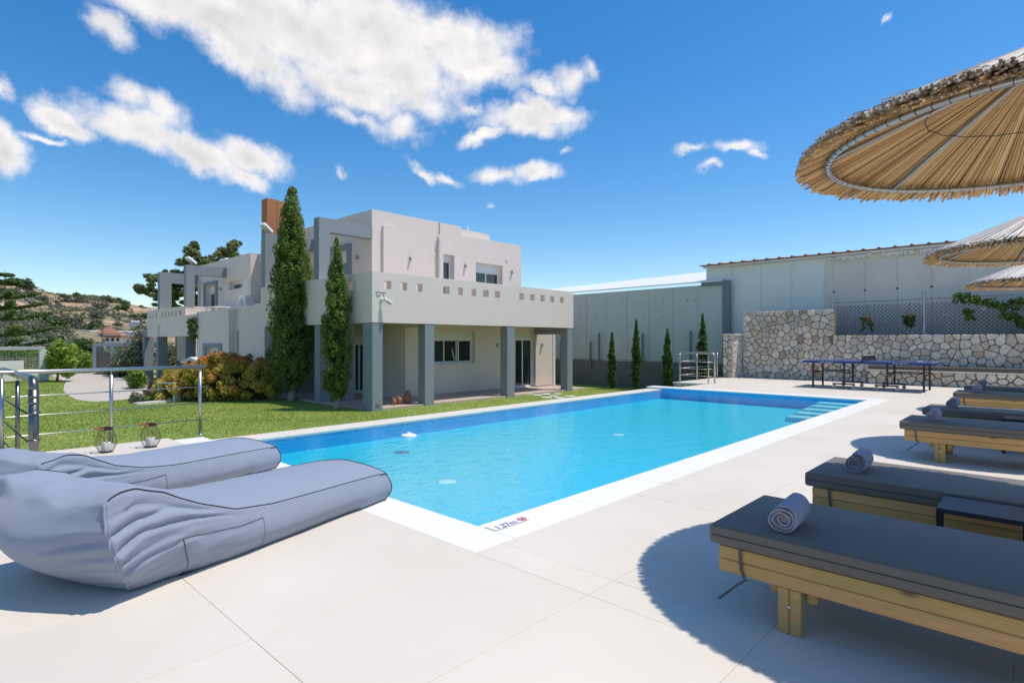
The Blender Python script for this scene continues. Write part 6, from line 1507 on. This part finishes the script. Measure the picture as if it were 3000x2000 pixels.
    # stepping stones near the house
    for i, (x, y) in enumerate(((1545, 1156), (1575, 1158), (1600, 1155), (1622, 1160), (1640, 1166), (1668, 1161), (1602, 1165), (1633, 1154))):
        p = pix(x, y, GZ); s_ = thing('stepping_stone', 'flat irregular stone set in the grass near the last column', 'stepping stone', p[:], 'stepping stones near the last column'); q = MB(); g = random.Random(i)
        q.prism([(p.x+math.cos(a)*g.uniform(.16, .26), p.y+math.sin(a)*g.uniform(.16, .26)) for a in [j*math.pi/3.5 for j in range(7)]], GZ-.02, GZ+.022); q.build('slab', PALESTONE, s_)
    c = pix(478, 1172, GZ)
garden_objects()

# ================================================================== HILLSIDE
def hillside():
    g = random.Random(77); ng = np.random.default_rng(8)
    # shared crowns
    protos = []
    for s_ in range(4):
        cl = [(g.uniform(-.7, .7), g.uniform(-.7, .7), g.uniform(.35, 1.15)) for _ in range(9)]; P, r = leaves(cl, [.55]*9, 75, .17, 40+s_, shell=.35)
        protos.append(P if False else (P, r))
    def mesh_of(k, mat): P, r = protos[k]; return quads_mesh('crown', P, mat, r)
    olive = [mesh_of(k, L_OLIVE) for k in range(4)]; scrub = [mesh_of(k, L_HILL) for k in range(4)]; dark = [mesh_of(k, L_DARK) for k in range(2)]
    def place(px, r): az = math.atan((px-1500)/F_PX)-R(HEAD); return math.sin(az)*r, math.cos(az)*r
    # olive grove between garden and hill
    seen = []
    for k in range(60):
        r = g.uniform(66, 118); px = g.uniform(-60, 445); x, y = place(px, r); z = terrain_z(x, y); s_ = g.uniform(.9, 1.5) if px < 190 else g.uniform(.6, .95)
        t = thing('olive_tree', 'grey-green olive tree in the grove below the hill', 'tree', (x, y, z), 'olive trees of the grove below the hill'); link_mesh('crown', olive[k % 4], t, (0, 0, .35*s_), (0, 0, g.uniform(0, 6)), (s_, s_, s_*.9))
        q = MB(); q.tube([(x, y, z-.3), (x, y, z+s_)], [.16, .1], 6); q.build('trunk', BARK, t)
    for k in range(46):
        r = g.uniform(125, 262); px = g.uniform(-40, 440); r = max(r, 172) if px > 270 else r; x, y = place(px, r); z = terrain_z(x, y); s_ = g.uniform(.8, 2.2)
        t = thing('hillside_tree', 'dark bushy tree standing on the dry hillside', 'tree', (x, y, z), 'trees on the dry hillside'); link_mesh('crown', (dark+scrub)[k % 6], t, (0, 0, -.1*s_), (0, 0, g.uniform(0, 6)), (s_, s_, s_*.8))
        q = MB(); q.tube([(x, y, z-.3), (x, y, z+s_*.7)], [.16, .1], 5); q.build('trunk', BARK, t)
    for (px, lab) in ((55, 'dense dark tree group crowning the hill at the left'), (20, 'dark tree at the left end of the hill crest'), (85, 'round dark tree stepping down the crest'), (350, 'single round tree at the right shoulder of the hill')):
        x, y = place(px, 255); z = terrain_z(x, y); t = thing('hillside_tree', lab, 'tree', (x, y, z)); s_ = 2.3; link_mesh('crown', dark[px % 2], t, (0, 0, -.3*s_), (0, 0, px), (s_*1.3, s_*1.3, s_*.8))
    # scrub as one mass
    n = 3400; Ps = []; rs = []
    for k in range(n):
        r = 118+150*g.random()**.9; px = g.uniform(-250, 520); x, y = place(px, r); d_ = mnoise.noise(Vector((x*.035, y*.035, 4)))+.4*mnoise.noise(Vector((x*.12, y*.12, 1)))
        if d_ < .02+g.uniform(-.2, .2) or (px > 210 and r < 156): continue
        z = terrain_z(x, y); P, rr = leaves([(x, y, z+.2)], [(g.uniform(.4, 1.25),)*2+(g.uniform(.35, .8),)], 34, .30, k, shell=.3); Ps.append(P); rs.append(rr)
    o = link_mesh('scrub', quads_mesh('scrub', np.concatenate(Ps), L_HILL, np.concatenate(rs))); tag(o, 'grey-green scrub covering the dry hillside', 'scrub', kind='stuff')
    n = 900; Ps = []; rs = []
    for k in range(n):
        r = g.uniform(56, 120); px = g.uniform(-200, 470)
        if px > 190 and r > 72 and g.random() < .75: continue
        x, y = place(px, r); z = terrain_z(x, y)
        P, rr = leaves([(x, y, z+.3)], [(g.uniform(.5, 1.1),)*2+(g.uniform(.25, .6),)], 60, .17, k+9000, shell=.3); Ps.append(P); rs.append(rr)
    o = link_mesh('undergrowth', quads_mesh('undergrowth', np.concatenate(Ps), L_OLIVE, np.concatenate(rs))); tag(o, 'mixed green undergrowth at the foot of the hill', 'undergrowth', kind='stuff')
    # pale rock outcrops
    q = MB()
    for k in range(420):
        if k < 260: px, r = g.gauss(110, 34), g.gauss(225, 14)
        else: px, r = g.uniform(170, 440), g.uniform(190, 258)
        if px > 440: continue
        x, y = place(px, r); z = terrain_z(x, y); s_ = g.uniform(.25, .85)
        M = Matrix.Translation((x, y, z)) @ Matrix.Rotation(g.uniform(0, 6), 4, 'Z') @ Matrix.Diagonal((s_, s_*.7, s_*.55, 1)); bm = bmesh.new(); bmesh.ops.create_icosphere(bm, subdivisions=1, radius=1)
        for v in bm.verts: v.co *= g.uniform(.7, 1.2)
        q.bm(bm, M)
    o = q.build('rock_outcrops', material('hill_rock', (.42, .38, .34), .95, .6, 1.5, (.30, .26, .22)), fix=False); tag(o, 'pale limestone outcrops on the hillside', 'rocks', kind='stuff')
    # far houses: (px centre, y of roof, width px, height px, distance, wall, roof, label)
    def house_at(px, yt, wpx, hpx, dist, wall, roof, label, wins=3, red=False, depth_=6):
        sc = dist/F_PX; c = at_depth(px, yt+hpx, dist); Rv = Vector((math.cos(R(HEAD)), math.sin(R(HEAD)), 0)); Dv = Vector((-Rv.y, Rv.x, 0)); w_, h = wpx*sc, hpx*sc
        t = thing('village_house', label, 'house', c[:]); 
        def Q(u, v, dd): return c+Rv*u+Dv*dd+Vector((0, 0, v))
        q = MB(); vs = [Q(-w_/2, -2.5, 0), Q(w_/2, -2.5, 0), Q(w_/2, -2.5, depth_), Q(-w_/2, -2.5, depth_), Q(-w_/2, h, 0), Q(w_/2, h, 0), Q(w_/2, h, depth_), Q(-w_/2, h, depth_)]; q.add(vs, [(0,3,2,1),(4,5,6,7),(0,1,5,4),(1,2,6,5),(2,3,7,6),(3,0,4,7)]); q.build('wall', wall, t)
        q = MB()
        if red: e = .35; vs = [Q(-w_/2-e, h+.02, -e), Q(w_/2+e, h+.02, -e), Q(w_/2+e, h+.02, depth_+e), Q(-w_/2-e, h+.02, depth_+e), Q(-w_/2+w_*.2, h+1.3, depth_/2), Q(w_/2-w_*.2, h+1.3, depth_/2)]; q.add(vs, [(0,1,5,4),(1,2,5),(2,3,4,5),(3,0,4),(0,3,2,1)])
        else: e = .4; vs = [Q(-w_/2-e, h+.01, -e), Q(w_/2+e, h+.01, -e), Q(w_/2+e, h+.01, depth_), Q(-w_/2-e, h+.01, depth_), Q(-w_/2-e, h+.3, -e), Q(w_/2+e, h+.3, -e), Q(w_/2+e, h+.3, depth_), Q(-w_/2-e, h+.3, depth_)]; q.add(vs, [(0,3,2,1),(4,5,6,7),(0,1,5,4),(1,2,6,5),(2,3,7,6),(3,0,4,7)])
        q.build('roof', roof, t)
        for i in range(wins):
            u = -w_/2+w_*(i+.5)/wins; a = h*.30; q = MB(); q.add([Q(u-w_/wins*.22, a, -.04), Q(u+w_/wins*.22, a, -.04), Q(u+w_/wins*.22, h*.85, -.04), Q(u-w_/wins*.22, h*.85, -.04), Q(u-w_/wins*.22, a, .05), Q(u+w_/wins*.22, a, .05), Q(u+w_/wins*.22, h*.85, .05), Q(u-w_/wins*.22, h*.85, .05)], [(0,1,2,3),(7,6,5,4),(0,4,5,1),(1,5,6,2),(2,6,7,3),(3,7,4,0)]); q.build('window', PANE, t)
        return t, Q, h
    BEIGE = material('beige_render', (.40, .33, .26), .9)
    house_at(367, 959, 84, 14, 150, BEIGE, CONCRETE, 'long low beige house with flat roof highest up on the slope', 5)
    house_at(245, 971, 34, 9, 120, WHITEWALL, WHITEWALL, 'small white flat-roofed house left of the olive tops', 2)
    house_at(300, 972, 50, 6, 125, WHITEWALL, WHITEWALL, 'white flat-roofed house in the middle of the village', 3)
    t, Q, h = house_at(330, 988, 46, 16, 88, WHITEWALL, REDROOF, 'nearest white village house with a solar panel', 3)
    house_at(375, 990, 48, 14, 92, WHITEWALL, REDROOF, 'white house with red hipped roof right of the solar panel', 3, True)
    house_at(228, 950, 15, 5, 185, REDROOF, REDROOF, 'tiny pink-roofed house beside a dark cypress on the slope', 1, True, 4)
    house_at(122, 925, 20, 16, 215, REDROOF, REDROOF, 'distant red-walled house on bare red earth', 2, False, 5)
    house_at(298, 977, 22, 8, 110, WHITEWALL, REDROOF, 'little white house with red gable among trees', 1, True, 4)
    def panel_on(label, px, y, dist, s_=1.0):
        c = at_depth(px, y, dist); Rv = Vector((math.cos(R(HEAD)), math.sin(R(HEAD)), 0)); Dv = Vector((-Rv.y, Rv.x, 0)); t = thing('solar_heater', label, 'solar panel', c[:]); q = MB(); q.add([c-Rv*s_, c+Rv*s_, c+Rv*(s_*1.3)+Dv*1.0+Vector((0, 0, 1.0*s_)), c-Rv*(s_*.6)+Dv*1.0+Vector((0, 0, 1.0*s_))], [(0, 1, 2, 3)]); q.v += [(a, b_, z-.06) for a, b_, z in q.v]; q.f += [(7, 6, 5, 4), (0, 4, 5, 1), (1, 5, 6, 2), (2, 6, 7, 3), (3, 7, 4, 0)]; q.m += [0]*5; q.build('panel', GALV, t)
        q = MB(); q.tube([c-Rv*s_*.6+Dv*1.05+Vector((0, 0, 1.1*s_)), c+Rv*s_*1.3+Dv*1.05+Vector((0, 0, 1.1*s_))], .22*s_, 8); q.build('tank', WHITEMETAL, t)
    panel_on('tilted solar water heater on the nearest white village house', 370, 988, 90, .75); panel_on('solar water heater on the long beige house roof', 385, 957, 151, 1.2)
    t = thing('utility_box', 'small white box on the low garden wall', 'box', at_depth(236, 1010, 60)[:]); c = at_depth(236, 1010, 60); q = MB(); q.bbox(c.x-.2, c.x+.2, c.y-.25, c.y+.25, c.z, c.z+.28, .02, 1); q.build('box', WHITEMETAL, t)
    # poles and overhead line
    def pole(px, yt, yb, dist, label, w_=.11):
        a, b_ = at_depth(px, yb, dist), at_depth(px, yt, dist); t = thing('utility_pole', label, 'pole', a[:]); q = MB(); q.tube([a-Vector((0, 0, 1)), b_], w_, 8); q.build('pole', BARK, t); return t, b_
    t, top = pole(413, 929, 990, 80, 'tall wooden utility pole just left of the house', .16); Rv = Vector((math.cos(R(HEAD)), math.sin(R(HEAD)), 0)); q = MB(); q.obox(top-Rv*.9-Vector((0, 0, .2)), top+Rv*.9-Vector((0, 0, .2)), .08, .08); q.build('cross_arm', BARK, t)
    pole(301, 965, 1005, 84, 'thin utility pole among the village houses', .08); pole(119, 925, 965, 160, 'utility pole in front of the red house', .14); pole(177, 968, 985, 100, 'short pale pole among the olive trees', .09); pole(212, 943, 955, 180, 'white post on the hill slope', .2)
    t = thing('street_lamp', 'grey lamp arm sticking out beside the left end of the house', 'lamp', at_depth(414, 972, 50)[:]); a = at_depth(421, 1000, 50); q = MB(); q.tube([Vector((a.x, a.y, GZ)), at_depth(421, 972, 50), at_depth(414, 966, 50)], .04, 6); q.build('pole', GALV, t); q = MB(); q.obox(at_depth(409, 966, 50), at_depth(416, 966, 50), .18, .12); q.build('lamp_head', ALU, t)
    t = thing('overhead_cable', 'thin black cable sagging across the sky above the hill', 'cable', at_depth(0, 858, 60)[:]); A, B = at_depth(-500, 845, 50), at_depth(480, 905, 72)
    pts = [A.lerp(B, i/30)-Vector((0, 0, 1.1*4*(i/30)*(1-i/30))) for i in range(31)]; pts = [at_depth(-300+780*i/30, np.interp(-300+780*i/30, [-300, 0, 80, 250, 350, 480], [838, 858, 868, 887, 896, 903]), 50+20*i/30) for i in range(31)]
    q = MB(); q.tube(pts, .022, 5); q.build('wire', CABLE, t)
hillside()
